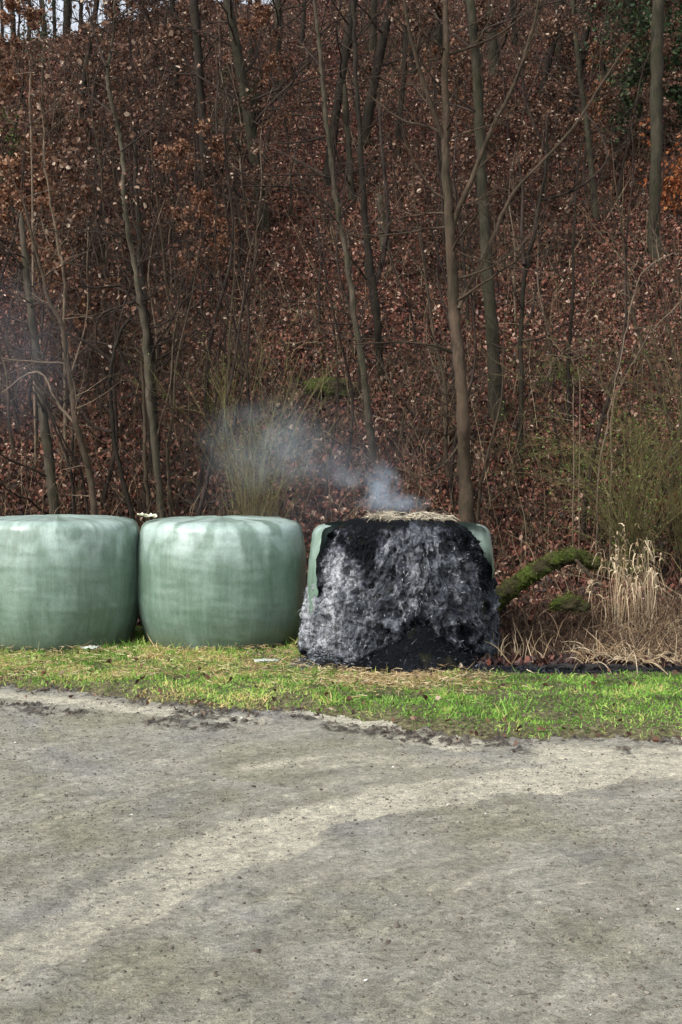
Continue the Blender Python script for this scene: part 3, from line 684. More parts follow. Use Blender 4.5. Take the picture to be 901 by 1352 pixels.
# upright fine brushwood
n = 17000
Y = 12.4 + (rng.uniform(0, 1, n) ** 1.2) * 24; X = rng.uniform(-1, 1, n) * (.31 * Y + 1)
k = (fbm(X * .6, Y * .6, 0, 3, 44) > -.15) & (Y < crest(X)); X, Y = X[k], Y[k]; n = len(X)
P = np.stack([X, Y, hill(X, Y)], 1); D = rng.normal(0, .35, (n, 3)); D[:, 2] = 1
mb = MB(); mb.add(strands(P, D, rng.uniform(.2, 1.7, n) ** 1.1, rng.uniform(.0015, .0045, n), rng.uniform(0, .5, n), 6, rng, .12, True))
tag(mb.build('brushwood', M['twig_tint']), 'fine bare brushwood sprouting all over the slope', 'brushwood', kind='stuff')

# ---------------------------------------------------------------- traced trees
TR = np.random.default_rng(77)
def traced_tree(name, label, pts, wid, mat, Y=None, limbs=(), crown=14, clen=(.7, 1.8), cmat=None, leaves=None, nleaf=0, top=4.0, cat='tree', group=None, dleaf='leaf_tan', crown_lo=.15, flare=1.2):
    """pts: (px,py) from the top down to the base; wid: full width in photo px at those points"""
    rng = TR
    if Y is None: Y = hit(*pts[-1])
    P = [at(x, y, Y) for x, y in pts][::-1]; r = [w_ / 2 / FPX * Y for w_ in wid][::-1]
    base = P[0]; z0 = gz(base[0], Y)
    if base[2] > z0 + .02: P = [np.array([base[0], Y, z0 - .35])] + P; r = [r[0] * flare] + r
    else: P = [P[0] * (1, 1, 0) + (0, 0, z0 - .45)] + P; r = [r[0] * flare * 1.15] + r
    # goes on above the frame
    if pts[0][1] <= 5 and top > 0:
        d = unit(P[-1] - P[-2]); k = 4
        for q in range(k):
            d = unit(d + rng.normal(0, .06, 3) + np.array([0, 0, .1])); P.append(P[-1] + d * top / k); r.append(r[-1] * .8)
    P = np.array(P); P[1:-1, 1] += rng.normal(0, .05, len(P) - 2)
    r = np.array(r) * (.74 if mat != 'bark_brown' else .88)
    S, rr = spline(P, r, 6, .006, rng); rr[-1] *= .3
    if len(rr) > 2: rr[1] = rr[1] * 1.0
    root = empty(name, (S[0][0], S[0][1], z0), label, cat, group)
    og = (S[0][0], S[0][1], z0)
    tb = TB(); tb.tube(S, rr * (1 + rng.normal(0, .07, len(rr))), 12); tb.build('trunk', M[mat], root, og)
    cb = TB(); ends = []
    for lp, lw, dy in limbs:
        LP = [at(x, y, Y + dy * i / (len(lp) - 1)) for i, (x, y) in enumerate(lp)]
        lr = np.linspace(lw[0], lw[1], len(lp)) / 2 / FPX * Y
        s2, r2 = spline(LP, lr, 4, .004, rng); r2[-1] *= .5; cb.tube(s2, r2, 6)
        for q in range(max(3, int(len(s2) * .55))):
            i = rng.integers(2, len(s2) - 1); dd = unit(s2[i] - s2[i - 1]); a = unit(rng.normal(0, 1, 3))
            grow(cb, s2[i], dd + a * .8, rng.uniform(.25, .7), max(r2[i] * .45, .003), 1, rng, kids=3, ends=ends)
    zt = np.linspace(0, 1, len(S))
    for q in range(int(crown * 1.7)):
        t = crown_lo + (1 - crown_lo) * rng.uniform(0, 1) ** .8; i = min(int(t * (len(S) - 1)), len(S) - 2)
        a = rng.uniform(0, 6.28); d = np.array([math.cos(a), math.sin(a) * .8, rng.uniform(.05, .7)])
        grow(cb, S[i], d, rng.uniform(*clen), max(rr[i] * .28, .005), 2, rng, up=.05, wig=.2, kids=4, ends=ends)
    if cb.n: co_ = cb.build('crown', M[cmat or mat], root, og)
    if nleaf and ends:
        E = np.array(ends); k = rng.integers(0, len(E), nleaf); LPp = E[k] + rng.normal(0, .05, (nleaf, 3))
        mb = MB(); mb.add(leaf_quads(LPp, .06, rng)); mb.build('foliage', M[dleaf], co_, og)
    return root
T = traced_tree
T('tree', 'tall slim grey brown tree rising right behind the burnt bale, forked at mid height',
  [(588, 0), (588, 60), (589, 130), (588, 200), (594, 300), (600, 400), (606, 480), (611, 560), (614, 620), (617, 690)], [8, 10, 11, 12, 15, 17, 18, 20, 21, 24], 'bark_brown', Y=12.7,
  limbs=[([(585, 182), (560, 110), (545, 60), (534, 0), (528, -60)], (7, 3), -.4), ([(584, 176), (560, 165), (530, 158), (502, 137), (480, 120)], (4, 1.5), .3),
         ([(597, 300), (612, 262), (632, 215), (652, 165), (680, 110), (700, 50), (712, 0), (720, -60)], (8, 2.5), -.6),
         ([(606, 408), (620, 375), (640, 340), (668, 272), (690, 240), (722, 207), (765, 158), (795, 110), (832, 55)], (7, 2.5), .8),
         ([(590, 72), (640, 56), (680, 30), (724, -5)], (4, 1.5), .2), ([(588, 76), (562, 82), (540, 96), (500, 100)], (3, 1), -.3),
         ([(597, 298), (560, 303), (510, 311), (450, 308)], (3, 1), .4), ([(603, 468), (570, 456), (520, 452), (450, 456)], (4, 1.5), -.5),
         ([(604, 590), (590, 610), (560, 628), (520, 640)], (3, 1), -.4), ([(600, 330), (640, 345), (690, 355), (760, 368)], (3, 1), -.5)], crown=15, clen=(.5, 1.6), cmat='bark_brown', crown_lo=.3)
T('tree', 'thin pale leaning tree left of the forked one, with fine side branches',
  [(416, 0), (422, 60), (430, 150), (438, 220), (448, 290), (458, 340), (470, 430), (480, 490), (488, 560), (494, 615)], [6, 7, 8, 8, 9, 10, 11, 12, 14, 16], 'bark_grey',
  limbs=[([(431, 158), (415, 154), (380, 150), (350, 140)], (3, 1), .2), ([(441, 236), (410, 230), (370, 232), (320, 232)], (3, 1), -.3),
         ([(440, 240), (400, 215), (350, 190), (300, 160)], (4, 1), .5), ([(425, 90), (400, 60), (370, 30)], (3, 1), .3), ([(424, 45), (440, 30), (480, 15)], (3, 1), .3),
         ([(433, 180), (400, 187), (340, 192)], (3, 1), -.2), ([(445, 280), (400, 250), (330, 245), (290, 250)], (3, 1), -.5), ([(448, 290), (490, 230), (520, 160)], (3, 1), .4)],
  crown=22, clen=(.5, 1.5), cmat='twig_dark')
T('tree', 'dark double stemmed trunk just behind the thin pale tree', [(466, 0), (470, 90), (476, 200), (483, 290), (488, 350), (495, 400), (500, 450), (503, 500)], [7, 8, 9, 11, 16, 16, 14, 16], 'bark_dark',
  limbs=[([(492, 385), (506, 340), (512, 280), (505, 200), (500, 120)], (8, 4), .5)], crown=10, cmat='twig_dark')
T('tree', 'thick greenish beech trunk with mossy foot, right of the forked tree', [(620, 0), (630, 100), (636, 200), (640, 300), (646, 400), (652, 480), (657, 552)], [15, 17, 19, 20, 22, 25, 32], 'bark_green',
  crown=10, clen=(.8, 2.2), cmat='twig_dark', top=6, crown_lo=.5)
T('tree', 'large straight greenish trunk near the right edge of the picture', [(870, 0), (868, 100), (866, 200), (864, 300), (863, 335)], [22, 22, 21, 20, 24], 'bark_green', crown=8, clen=(1, 2.5), cmat='twig_dark', top=7, crown_lo=.6)
T('tree', 'dark slender tree forking into two halfway up, with a leaning crown', [(722, 150), (720, 220), (712, 270), (705, 310), (696, 350), (690, 400), (688, 450), (688, 520), (686, 612)], [4, 5, 6, 7, 9, 8, 8, 9, 12], 'bark_dark',
  limbs=[([(692, 350), (689, 300), (690, 255), (684, 200)], (6, 2), .4), ([(722, 200), (700, 150), (690, 90), (712, 20)], (4, 2), -.3), ([(712, 265), (760, 250), (800, 215), (790, 170), (750, 130)], (4, 2), .5),
         ([(689, 450), (720, 445), (760, 420)], (4, 1.5), -.3)], crown=14, clen=(.5, 1.4), cmat='twig_dark', top=0)
T('tree', 'thin dark stem standing between the slender fork and the bramble thicket', [(768, 180), (762, 250), (758, 340), (755, 400), (753, 470), (750, 560)], [3, 4, 5, 6, 7, 9], 'bark_dark', crown=9, clen=(.4, 1.1), cmat='twig_dark', top=0)
T('tree', 'slender pale tree on the left with a low fork near the top of the picture', [(154, 0), (148, 45), (142, 90), (146, 125), (155, 170), (162, 210), (164, 260), (170, 300), (176, 340), (186, 400), (193, 450), (199, 520), (206, 600), (213, 690)],
  [4, 5, 6, 7, 8, 8, 8, 9, 10, 11, 12, 12, 13, 15], 'bark_grey', Y=12.8, limbs=[([(141, 88), (130, 60), (118, 20), (112, -20)], (4, 2), .2), ([(150, 150), (110, 120), (60, 90)], (3, 1), .4), ([(160, 200), (200, 170), (240, 130)], (3, 1), -.3)],
  crown=18, clen=(.4, 1.3), cmat='twig_dark', nleaf=500)
T('tree', 'dark trunk close behind the slender pale tree on the left', [(176, 150), (178, 220), (182, 300), (186, 360), (192, 420), (198, 470), (200, 520), (204, 590)], [6, 7, 9, 12, 16, 18, 18, 22], 'bark_dark', Y=14.2,
  limbs=[([(190, 400), (165, 378), (130, 380), (100, 378)], (5, 2), -.4), ([(188, 395), (160, 405), (130, 420), (126, 470)], (5, 2), -.2)], crown=14, clen=(.5, 1.6), cmat='twig_dark', nleaf=400)
T('tree', 'grey trunk leaning left above the leftmost bale', [(28, 280), (38, 370), (45, 440), (52, 520), (62, 600), (74, 695)], [9, 12, 14, 16, 17, 20], 'bark_grey', Y=13.3, crown=14, clen=(.6, 1.6), cmat='twig_dark',
  limbs=[([(50, 500), (30, 470), (10, 452)], (5, 2), -.2)], top=0)
T('tree', 'thin light stem bending across the left side, leaning to the left', [(10, 225), (30, 262), (44, 320), (52, 350), (62, 395), (82, 430), (90, 505), (102, 560), (118, 625), (128, 690)], [2, 3, 4, 5, 6, 7, 8, 9, 10, 11], 'bark_brown', Y=12.7,
  crown=10, clen=(.3, 1.0), cmat='twig_pale', top=0, limbs=[([(100, 560), (75, 530), (50, 490), (0, 520)], (5, 2), .2), ([(85, 480), (50, 478), (0, 472)], (3, 1.5), -.2)])
T('tree', 'dark crooked sapling between the two left bales, bending left then right', [(196, 395), (165, 430), (148, 480), (146, 530), (154, 600), (176, 690)], [4, 6, 7, 7, 8, 10], 'bark_dark', Y=12.9, crown=10, clen=(.3, .9), cmat='twig_dark', top=0,
  limbs=[([(148, 570), (120, 560), (100, 520), (60, 470), (20, 460)], (5, 2), .3), ([(150, 480), (120, 455), (80, 440), (45, 445)], (5, 2), -.2)])
T('tree', 'thin straight reddish stem rising behind the gap between the left bales', [(186, 470), (190, 540), (192, 610), (197, 690)], [4, 5, 6, 7], 'bark_brown', Y=12.9, crown=6, clen=(.3, .8), cmat='twig_dark', top=0)
T('tree', 'broad dark trunk at the top of the picture, left of the centre', [(256, 0), (262, 70), (266, 130), (269, 200), (271, 260), (272, 300)], [16, 15, 14, 13, 12, 14], 'bark_dark', crown=10, clen=(.8, 2), cmat='twig_dark', top=6, nleaf=500, crown_lo=.3)
T('tree', 'pale broken stump like trunk high between the two thin trees', [(500, 255), (505, 285), (509, 330)], [14, 16, 20], 'bark_grey', crown=0, top=0)
T('tree', 'blurred greenish trunk high on the slope, just left of the pale tree', [(455, 110), (458, 160), (462, 215), (464, 260)], [9, 10, 11, 13], 'bark_green', crown=6, cmat='twig_dark', top=0)
# thin pale stems on the left
for lab, pts, wd in (('short pale vertical twig stem in the upper left leaves', [(41, 70), (40, 110), (39, 160), (42, 215)], [2, 3, 4, 4]),
                     ('thin pale stem curving down right of the short twig stem on the left', [(52, 130), (56, 165), (60, 215), (68, 270), (77, 330), (84, 375)], [2, 3, 4, 4, 5, 5])):
    T('sapling', lab, pts, wd, 'twig_pale', Y=14.5, crown=9, clen=(.3, .9), cmat='twig_pale', top=0, cat='sapling', nleaf=160)
# skyline trunks
sky_labels = ['dark trunk against the sky in the top left corner', 'second skyline trunk from the left corner, leaning left', 'slim skyline trunk, third from the left', 'stout skyline trunk, fourth from the left',
              'thin skyline trunk leaning right beside the stout one', 'skyline trunk, the right one of the close pair', 'last dark skyline trunk before the hill closes', 'dark skyline trunk left of the small sky gap', 'skyline trunk right of the small sky gap']
for (px, wd, ln), lab in zip([(3, 6, -2), (19, 9, -5), (38, 7, 1), (58, 8, -6), (73, 6, -4), (88, 13, 0), (106, 7, 1), (150, 9, 2), (190, 12, 0)], sky_labels):
    Yk = float(crest((px - 450) / 1600 * 37)) + .5
    T('tree', lab, [(px + ln, -60), (px + ln * .5, 0), (px, 45)], [wd * .9, wd, wd * 1.1], 'bark_dark', Y=Yk, crown=7, clen=(.8, 2.4), cmat='twig_dark', top=6, group='trunks on the skyline', crown_lo=.2)

# ---------------------------------------------------------------- saplings and background trees, copied
def proto_sapling(seed, h, nl, mat, lm, lab, grp, kids=9):
    r = np.random.default_rng(seed)
    root = empty('sapling', (0, 0, 0), lab, 'sapling', grp)
    P = [np.zeros(3)]; d = np.array([0, 0, 1.])
    P[0][2] = -.15
    for i in range(9):
        d = unit(d + r.normal(0, .13, 3) * (1, 1, .3) + (0, 0, .1)); P.append(P[-1] + d * h / 9)
    P = np.array(P); rr = np.linspace(.006 * h + .004, .003, 10); S, r2 = spline(P, rr, 2)
    tb = TB(); tb.tube(S, r2, 6); tb.build('trunk', M[mat], root)
    cb = TB(); ends = []
    for q in range(int(kids * h / 3)):
        t = r.uniform(.18, .98); i = int(t * (len(S) - 2)); a = r.uniform(0, 6.28)
        grow(cb, S[i], (math.cos(a), math.sin(a), r.uniform(.1, .8)), r.uniform(.35, .95) * (1.2 - t * .6) * h / 3.2, max(r2[i] * .4, .0035), 2, r, up=.06, wig=.16, kids=4, ends=ends)
    co_ = cb.build('crown', M[mat], root)
    if nl:
        E = np.array(ends); k = r.integers(0, len(E), nl); pp = E[k] + r.normal(0, .03, (nl, 3)); mb = MB(); mb.add(leaf_quads(pp, .062, r)); mb.build('foliage', M[lm], co_)
    return root
LB = 'thin bare sapling with dark twigs growing from the leaf covered slope'
LL = 'young beech keeping its dry tan leaves, growing on the slope'
bare_p = [proto_sapling(100 + i, h, 0, mt, None, LB, 'bare saplings on the slope', 13) for i, (h, mt) in enumerate([(3.2, 'twig_dark'), (4.2, 'twig_dark'), (2.6, 'twig_dark'), (3.8, 'bark_brown'), (3.0, 'twig_dark'), (2.8, 'twig_pale')])]
leaf_p = [proto_sapling(260, 3.4, 1500, 'twig_dark', 'leaf_rust', LL, 'young beeches with dry leaves on the slope', 11)] + [proto_sapling(200 + i, h, nl, 'twig_dark', 'leaf_tan', LL, 'young beeches with dry leaves on the slope', 11) for i, (h, nl) in enumerate([(3.2, 1300), (4.0, 1700), (2.4, 800), (3.0, 500)])]
rng = np.random.default_rng(303); random.seed(3)
def put(protos, n, pick):
    used = set(); k = 0; guard = 0
    while k < n and guard < 5000:
        guard += 1
        px, Y = pick(); X = (px - 450.5) / 1600 * Y
        if Y > crest(X) - (5 if X < -1 else .5): continue
        i = k % len(protos); p = protos[i]; loc = (X, Y, float(hill(X, Y)))
        rz = rng.uniform(0, 6.28); sc = rng.uniform(.75, 1.2); tl = (rng.normal(0, .08), rng.normal(0, .08))
        if i in used: copy_thing(p, loc, rz, sc, tl)
        else: p.location = loc; p.rotation_euler = (tl[0], tl[1], rz); p.scale = (sc,) * 3; used.add(i)
        k += 1
put(bare_p, 165, lambda: (rng.uniform(-60, 960) if rng.uniform() < .6 else rng.uniform(-40, 330), 12.9 + rng.uniform(0, 1) ** 1.4 * 20))
# leafy ones mostly upper left, centre top and upper right
spots = [(20, 90), (90, 120), (130, 70), (60, 200), (110, 260), (30, 320), (150, 320), (230, 190), (270, 210), (210, 270), (250, 280), (300, 120), (200, 60), (170, 130), (320, 60), (640, 100), (690, 80), (660, 180), (720, 60), (790, 90), (830, 110), (850, 60),
         (800, 170), (760, 130), (880, 150), (60, 400), (130, 380), (0, 250), (220, 100), (310, 200), (350, 90), (560, 250), (610, 230), (690, 200), (740, 40), (900, 40), (30, 160), (100, 190), (480, 60), (400, 120)]
def pk():
    s = spots[pk.i % len(spots)]; pk.i += 1
    px = s[0] + rng.uniform(-30, 30); py = s[1] + rng.uniform(60, 150); return px, hit(px, py)
pk.i = 0
put(leaf_p, 78, pk)
# rusty orange leafy shrubs at the right edge
def proto_bush(name, label, cat, loc, h, spread_, n, mat, lm, nl, seed, lsz=.05, stiff=.25, group=None, rad=.006, arch=0.0):
    r = np.random.default_rng(seed); root = empty(name, loc, label, cat, group); cb = TB(); ends = []
    for i in range(n):
        a = r.uniform(0, 6.28); b = np.array([math.cos(a), math.sin(a), 0]) * r.uniform(0, .12) * spread_
        d = np.array([math.cos(a) * spread_ * r.uniform(.1, 1), math.sin(a) * spread_ * r.uniform(.1, 1), 1.0])
        L = h * r.uniform(.4, 1.05); k = 8; P = [b - (0, 0, .05)]; dd = unit(d)
        for q in range(k): dd = unit(dd + r.normal(0, stiff * .4, 3) + (dd[0] * arch * q * .1, dd[1] * arch * q * .1, -arch * q * .12)); P.append(P[-1] + dd * L / k)
        P = np.array(P); rr = np.linspace(rad, rad * .3, k + 1) * r.uniform(.6, 1.3); cb.tube(P, rr, 5); ends += list(P[3:])
        for q in range(10):
            t = r.integers(1, k); dv = unit(P[t] - P[t - 1]); grow(cb, P[t], dv + unit(r.normal(0, 1, 3)) * .55, L * r.uniform(.12, .34), rad * .35, 1, r, up=.05, kids=3, ends=ends)
    c = cb.build('stem', M[mat], root); c['kind'] = 'stuff'
    if nl:
        E = np.array(ends); k = r.integers(0, len(E), nl); mb = MB(); mb.add(leaf_quads(E[k] + r.normal(0, .025, (nl, 3)), lsz, r)); mb.build('foliage', M[lm], root)
    return root
def on(px, py, Y=None):
    Y = Y or hit(px, py); X = (px - 450.5) / 1600 * Y; return (X, Y, float(hill(X, Y)))
proto_bush('shrub', 'tall olive green multi stemmed shrub behind the gap right of the second bale', 'shrub', on(335, 700, 12.5), 2.8, .24, 36, 'twig_olive', 'green_leaf', 420, 1, .02, .3, rad=.007)
proto_bush('shrub', 'low leafy green shoot at the left foot of the olive shrub', 'shrub', on(285, 560), .9, .3, 8, 'twig_olive', 'green_leaf', 160, 2, .03)
proto_bush('shrub', 'tall straggly yellow green thicket on the right, before the large trunk', 'shrub', on(835, 690, 12.6), 2.9, .34, 48, 'twig_olive', 'green_leaf', 1300, 3, .025, .36, arch=.35, rad=.0065)
proto_bush('shrub', 'second straggly thicket cut by the right edge of the picture', 'shrub', on(905, 690, 12.9), 2.8, .4, 34, 'twig_olive', 'green_leaf', 800, 4, .025, .38, arch=.4)
proto_bush('shrub', 'small green leafed bramble clump below the thin dark stem', 'shrub', on(762, 625), .75, .7, 14, 'twig_olive', 'green_leaf', 260, 5, .035, .3, arch=.8)
proto_bush('shrub', 'greenish bramble with hooped stems beside the thin dark stem', 'shrub', on(752, 520), 1.1, .6, 14, 'twig_olive', 'green_leaf', 350, 6, .03, .3, arch=.9)
proto_bush('shrub', 'low leafy bramble on the slope right of the pale hooped stem', 'shrub', on(860, 620), 1.0, .6, 14, 'twig_olive', 'green_leaf', 420, 16, .03, .3, arch=.8)
proto_bush('bracken', 'clump of rusty orange dead bracken at the right edge', 'bracken', on(892, 668), .35, .9, 18, 'twig_dark', 'leaf_orange', 520, 7, .05, .3, arch=.8)
proto_bush('shrub', 'rust red leafy beech bush high at the right edge of the picture', 'shrub', on(890, 290), 1.7, .5, 16, 'twig_dark', 'leaf_orange', 900, 8, .08, .3)
proto_bush('holly_bush', 'dark evergreen bush high on the slope left of centre', 'bush', on(325, 165), 1.3, .6, 12, 'twig_dark', 'dark_leaf', 800, 9, .07)
proto_bush('holly_bush', 'dark green evergreen at the left edge near the top', 'bush', on(5, 250), 2.0, .4, 14, 'twig_dark', 'green_leaf', 900, 10, .05)
proto_bush('conifer', 'dark green conifer left of the large trunk at the top right', 'tree', on(812, 215), 4.4, .22, 22, 'bark_green', 'dark_leaf', 3000, 11, .09)
proto_bush('conifer', 'dark green conifer in the top right corner behind the large trunk', 'tree', on(895, 200), 5.0, .25, 24, 'bark_green', 'dark_leaf', 3200, 12, .09)
proto_bush('holly_bush', 'dark bluish evergreen bush beside the broad dark trunk', 'bush', on(295, 255), 1.6, .5, 14, 'twig_dark', 'dark_leaf', 700, 13, .05)
proto_bush('holly_bush', 'evergreen sapling left of the skyline trunks', 'bush', on(55, 100), 2.6, .25, 12, 'twig_dark', 'dark_leaf', 600, 14, .07)
# pale arching stems of the thicket
for lab, pts, wd in (('pale arching stem leaning right over the thicket to the picture edge', [(901, 398), (872, 425), (850, 450), (826, 500), (812, 530), (808, 585)], [3, 4, 5, 5, 4, 5]),
                     ('long pale upper cane bowing into the picture from the right edge', [(901, 335), (872, 342), (848, 362), (836, 395), (822, 470), (800, 560), (790, 640)], [3, 3, 4, 4, 4, 5, 5]),
                     ('short upright pale cane above the small bramble clump', [(757, 495), (758, 540), (758, 608)], [3, 3, 4]),
                     ('small pale hooped cane left of the thicket', [(722, 500), (730, 478), (745, 468), (758, 480), (766, 520)], [2, 3, 3, 3, 3])):
    T('cane', lab, pts, [q * .62 for q in wd], 'twig_pale', Y=12.6, crown=5, clen=(.2, .5), cmat='twig_pale', top=0, cat='cane', flare=1)

# background trees
def proto_big(seed, h, r0, mat):
    r = np.random.default_rng(seed); root = empty('tree', (0, 0, 0), 'bare forest trunk among many on the upper slope', 'tree', 'bare forest trunks on the upper slope')
    P = [np.array([0, 0, -.6])]; d = np.array([r.normal(0, .04), 0, 1.])
    for i in range(8): d = unit(d + r.normal(0, .04, 3) + (0, 0, .05)); P.append(P[-1] + d * h / 8)
    S, rr = spline(np.array(P), [r0 * 1.5] + list(np.linspace(r0, r0 * .35, 8)), 3); tb = TB(); tb.tube(S, rr, 9); tb.build('trunk', M[mat], root)
    cb = TB()
    for q in range(30):
        t = r.uniform(.1, .97); i = int(t * (len(S) - 2)); a = r.uniform(0, 6.28)
        grow(cb, S[i], (math.cos(a), math.sin(a), r.uniform(.2, .9)), r.uniform(1., 2.6), rr[i] * .3, 2, r, up=.06, kids=4)
    cb.build('crown', M['twig_dark'], root); return root
big_p = [proto_big(400 + i, h, r0, mt) for i, (h, r0, mt) in enumerate([(10, .08, 'bark_dark'), (11, .10, 'bark_green'), (9, .055, 'bark_dark'), (12, .085, 'bark_dark'), (10, .07, 'bark_green')])]
bigx = [(330, 60), (372, 90), (400, 20), (480, 150), (498, 30), (545, 60), (655, 60), (675, 20), (705, 120), (735, 60), (752, 130), (790, 80), (828, 60), (845, 140), (895, 80), (120, 60), (205, 40), (232, 110), (300, 40), (10, 90), (68, 80), (575, 120), (520, 170), (430, 200), (780, 250), (105, 180), (350, 260), (225, 330), (735, 330), (560, 20), (440, 60), (930, 30), (-20, 150)]
pkb = iter([(p[0] + rng.uniform(-6, 6), hit(p[0], p[1] + 40)) for p in bigx] * 2)
put(big_p, 22, lambda: next(pkb))

# ---------------------------------------------------------------- undergrowth at right: logs, stump, reeds, brambles
rng = np.random.default_rng(91)
def log(name, label, pts, wid, mat, Ys, cat='log', tuft=0):
    P = [at(x, y, Yq) for (x, y), Yq in zip(pts, Ys)]; r = [w_ / 2 / FPX * Yq for w_, Yq in zip(wid, Ys)]
    S, rr = spline(P, r, 8, .004, rng); rr = rr * (1 + .22 * vnoise(np.arange(len(rr)) * .7, 0 * rr, 0, 3)); rr[0] *= .3; rr[-1] *= .3
    og = tuple(S.min(0)); root = empty(name, og, label, cat)
    S, rr = spline(S, rr, 4); tb = TB(); tb.tube(S, rr, 22); o = tb.build('trunk', M[mat], root, og, .035 if mat != 'bark_brown' else .004)
    if tuft:
        k = rng.integers(0, len(S), tuft); a = rng.normal(.3, .7, tuft); d = np.stack([-np.sin(a) * .3, -np.sin(a) * .8, np.cos(a)], 1)
        d = d + rng.normal(0, .4, d.shape); d /= np.linalg.norm(d, axis=1)[:, None]
        P = S[k] + d * rr[k][:, None] * .96 + rng.normal(0, .012, (tuft, 3))
        mb = MB(); mb.add(strands(P, d + rng.normal(0, .5, d.shape), rng.uniform(.01, .04, tuft), rng.uniform(.0015, .004, tuft), .4, 2, rng, .2)); mb.build('moss', M['moss_tuft'], root, og)
    return root
log('fallen_log', 'mossy fallen log arching over the undergrowth right of the burnt bale', [(636, 812), (664, 786), (696, 762), (728, 743), (752, 735), (774, 737)], [19, 22, 21, 20, 18, 16], 'moss', [11.0, 10.95, 10.9, 10.9, 10.95, 11.05], tuft=2200)
log('fallen_log', 'short mossy branch bending down right from the fallen log', [(766, 732), (780, 742), (795, 748), (822, 754), (850, 752)], [15, 14, 12, 10, 8], 'moss', [11.03, 11.0, 11.0, 11.05, 11.1], tuft=900)
log('broken_branch', 'bare reddish broken branch propped under the mossy log', [(760, 738), (772, 752), (792, 774)], [4, 5, 5], 'bark_brown', [10.85, 10.8, 10.75], 'branch')
log('charred_log', 'black charred log lying along the back edge of the grass', [(690, 880), (740, 880), (790, 882), (840, 884), (888, 888)], [3, 7, 8, 8, 4], 'burnt', [8.98, 8.98, 8.95, 8.93, 8.88])
def mound(name, label, cat, px, py, Y, sx, sy, sz, mat, tuft=0, seed=1, leafmat='moss_tuft', k=None):
    c = at(px, py, Y); n1, n2 = 48, 26
    A, B = np.meshgrid(np.linspace(0, 2 * np.pi, n1, endpoint=False), np.linspace(-.5, math.pi / 2, n2)); x, y, z = np.cos(A) * np.cos(B), np.sin(A) * np.cos(B), np.sin(B)
    d = 1 + .6 * fbm(x * 1.8 + seed, y * 1.8, z * 1.8, 5, seed, .65); V = np.stack([x * sx * d, y * sy * d, z * sz * d], -1)
    i = np.arange(n2 - 1)[:, None] * n1; j = np.arange(n1)[None]; j2 = (j + 1) % n1
    F = np.stack([i + j, i + j2, i + n1 + j2, i + n1 + j], -1).reshape(-1, 4)
    root = empty(name, c, label, cat); mesh_obj('mound', V.reshape(-1, 3), F, M[mat], root)
    if tuft:
        W = V.reshape(-1, 3); q = rng.integers(0, len(W), tuft); P = W[q] + rng.normal(0, .012, (tuft, 3)); nrm = W[q] / np.linalg.norm(W[q], axis=1)[:, None]
        mb = MB(); mb.add(strands(P, nrm + rng.normal(0, .5, P.shape), rng.uniform(.01, .035, tuft), rng.uniform(.002, .005, tuft), .4, 2, rng, .2)); mb.build('moss', M[leafmat], root)
    return root
mound('mossy_stump', 'mossy tree stump under the fallen log, bright green on top', 'stump', 752, 800, 10.5, .15, .10, .085, 'moss', 380, 3)
Yst = hit(435, 530); mound('mossy_stump', 'dark mossy mound with rusty leaves halfway up the slope', 'stump', 436, 515, Yst, .34, .22, .15, 'moss', 500, 5, 'dark_leaf')
# brambles: dense thin brown stems
def thicket(name, label, cat, n, fx, Yr, h, mat, kind='stuff', rad=(.0015, .004), droop=(.2, 1.0), up=1.0, seg=7, wig=.16, lean=.8):
    px = fx(n); Y = rng.uniform(*Yr, n); X = (px - 450.5) / 1600 * Y; P = np.stack([X, Y, ground_z(X, Y) - .02], 1)
    D = rng.normal(0, lean, (n, 3)); D[:, 2] = up + rng.uniform(0, .5, n)
    mb = MB(); mb.add(strands(P, D, rng.uniform(*h, n), rng.uniform(*rad, n), rng.uniform(*droop, n), seg, rng, wig, True)); return tag(mb.build(name, M[mat]), label, cat, kind=kind)
thicket('bramble', 'tangled dry brown brambles behind the right end of the verge', 'brambles', 6500, lambda n: 662 + 290 * rng.uniform(0, 1, n) ** .7, (9.25, 11.3), (.12, .58), 'bramble', rad=(.001, .0045))
thicket('dead_grass', 'fine dead grass among the brambles on the right', 'dead grass', 2300, lambda n: 800 + 160 * rng.uniform(0, 1, n) ** .8, (9.9, 11.0), (.2, .5), 'reed', rad=(.0008, .002), lean=.4)
# straw coloured stems: upright short canes left, arching mat right
def canes(label, n, px0, px1, Y, h, lean, droop, name='dry_stalk', r=(.003, .006), z0=0, tlo=.3):
    px = rng.uniform(px0, px1, n); Yv = rng.uniform(*Y, n); X = (px - 450.5) / 1600 * Yv; P = np.stack([X, Yv, ground_z(X, Yv) - .01 + z0], 1)
    D = rng.normal(0, lean, (n, 3)); D[:, 2] = 1; V, F, t_ = strands(P, D, rng.uniform(*h, n), rng.uniform(*r, n), rng.uniform(*droop, n), 8, rng, .07, True, tint=rng.uniform(tlo, 1, n))
    og = P.mean(0); root = empty(name, og, label, 'dry plant'); m_ = mesh_obj('stalk', V - og, F, M['reed'], root, {'tint': t_}); m_['kind'] = 'stuff'; return root, P, og
canes('short upright dry stalks right beside the burnt bale', 26, 655, 725, (9.05, 9.5), (.15, .40), .35, (0, .3))
canes('flattened mat of pale dry stalks behind the charred log', 190, 768, 905, (9.0, 9.5), (.2, .6), 1.1, (.4, 1.3), z0=.05)
thicket('dry_weed', 'thin dry weed stems standing before the mossy log', 'weeds', 1100, lambda n: rng.uniform(650, 800, n), (10.3, 10.8), (.12, .45), 'bramble', rad=(.001, .003), lean=.5)
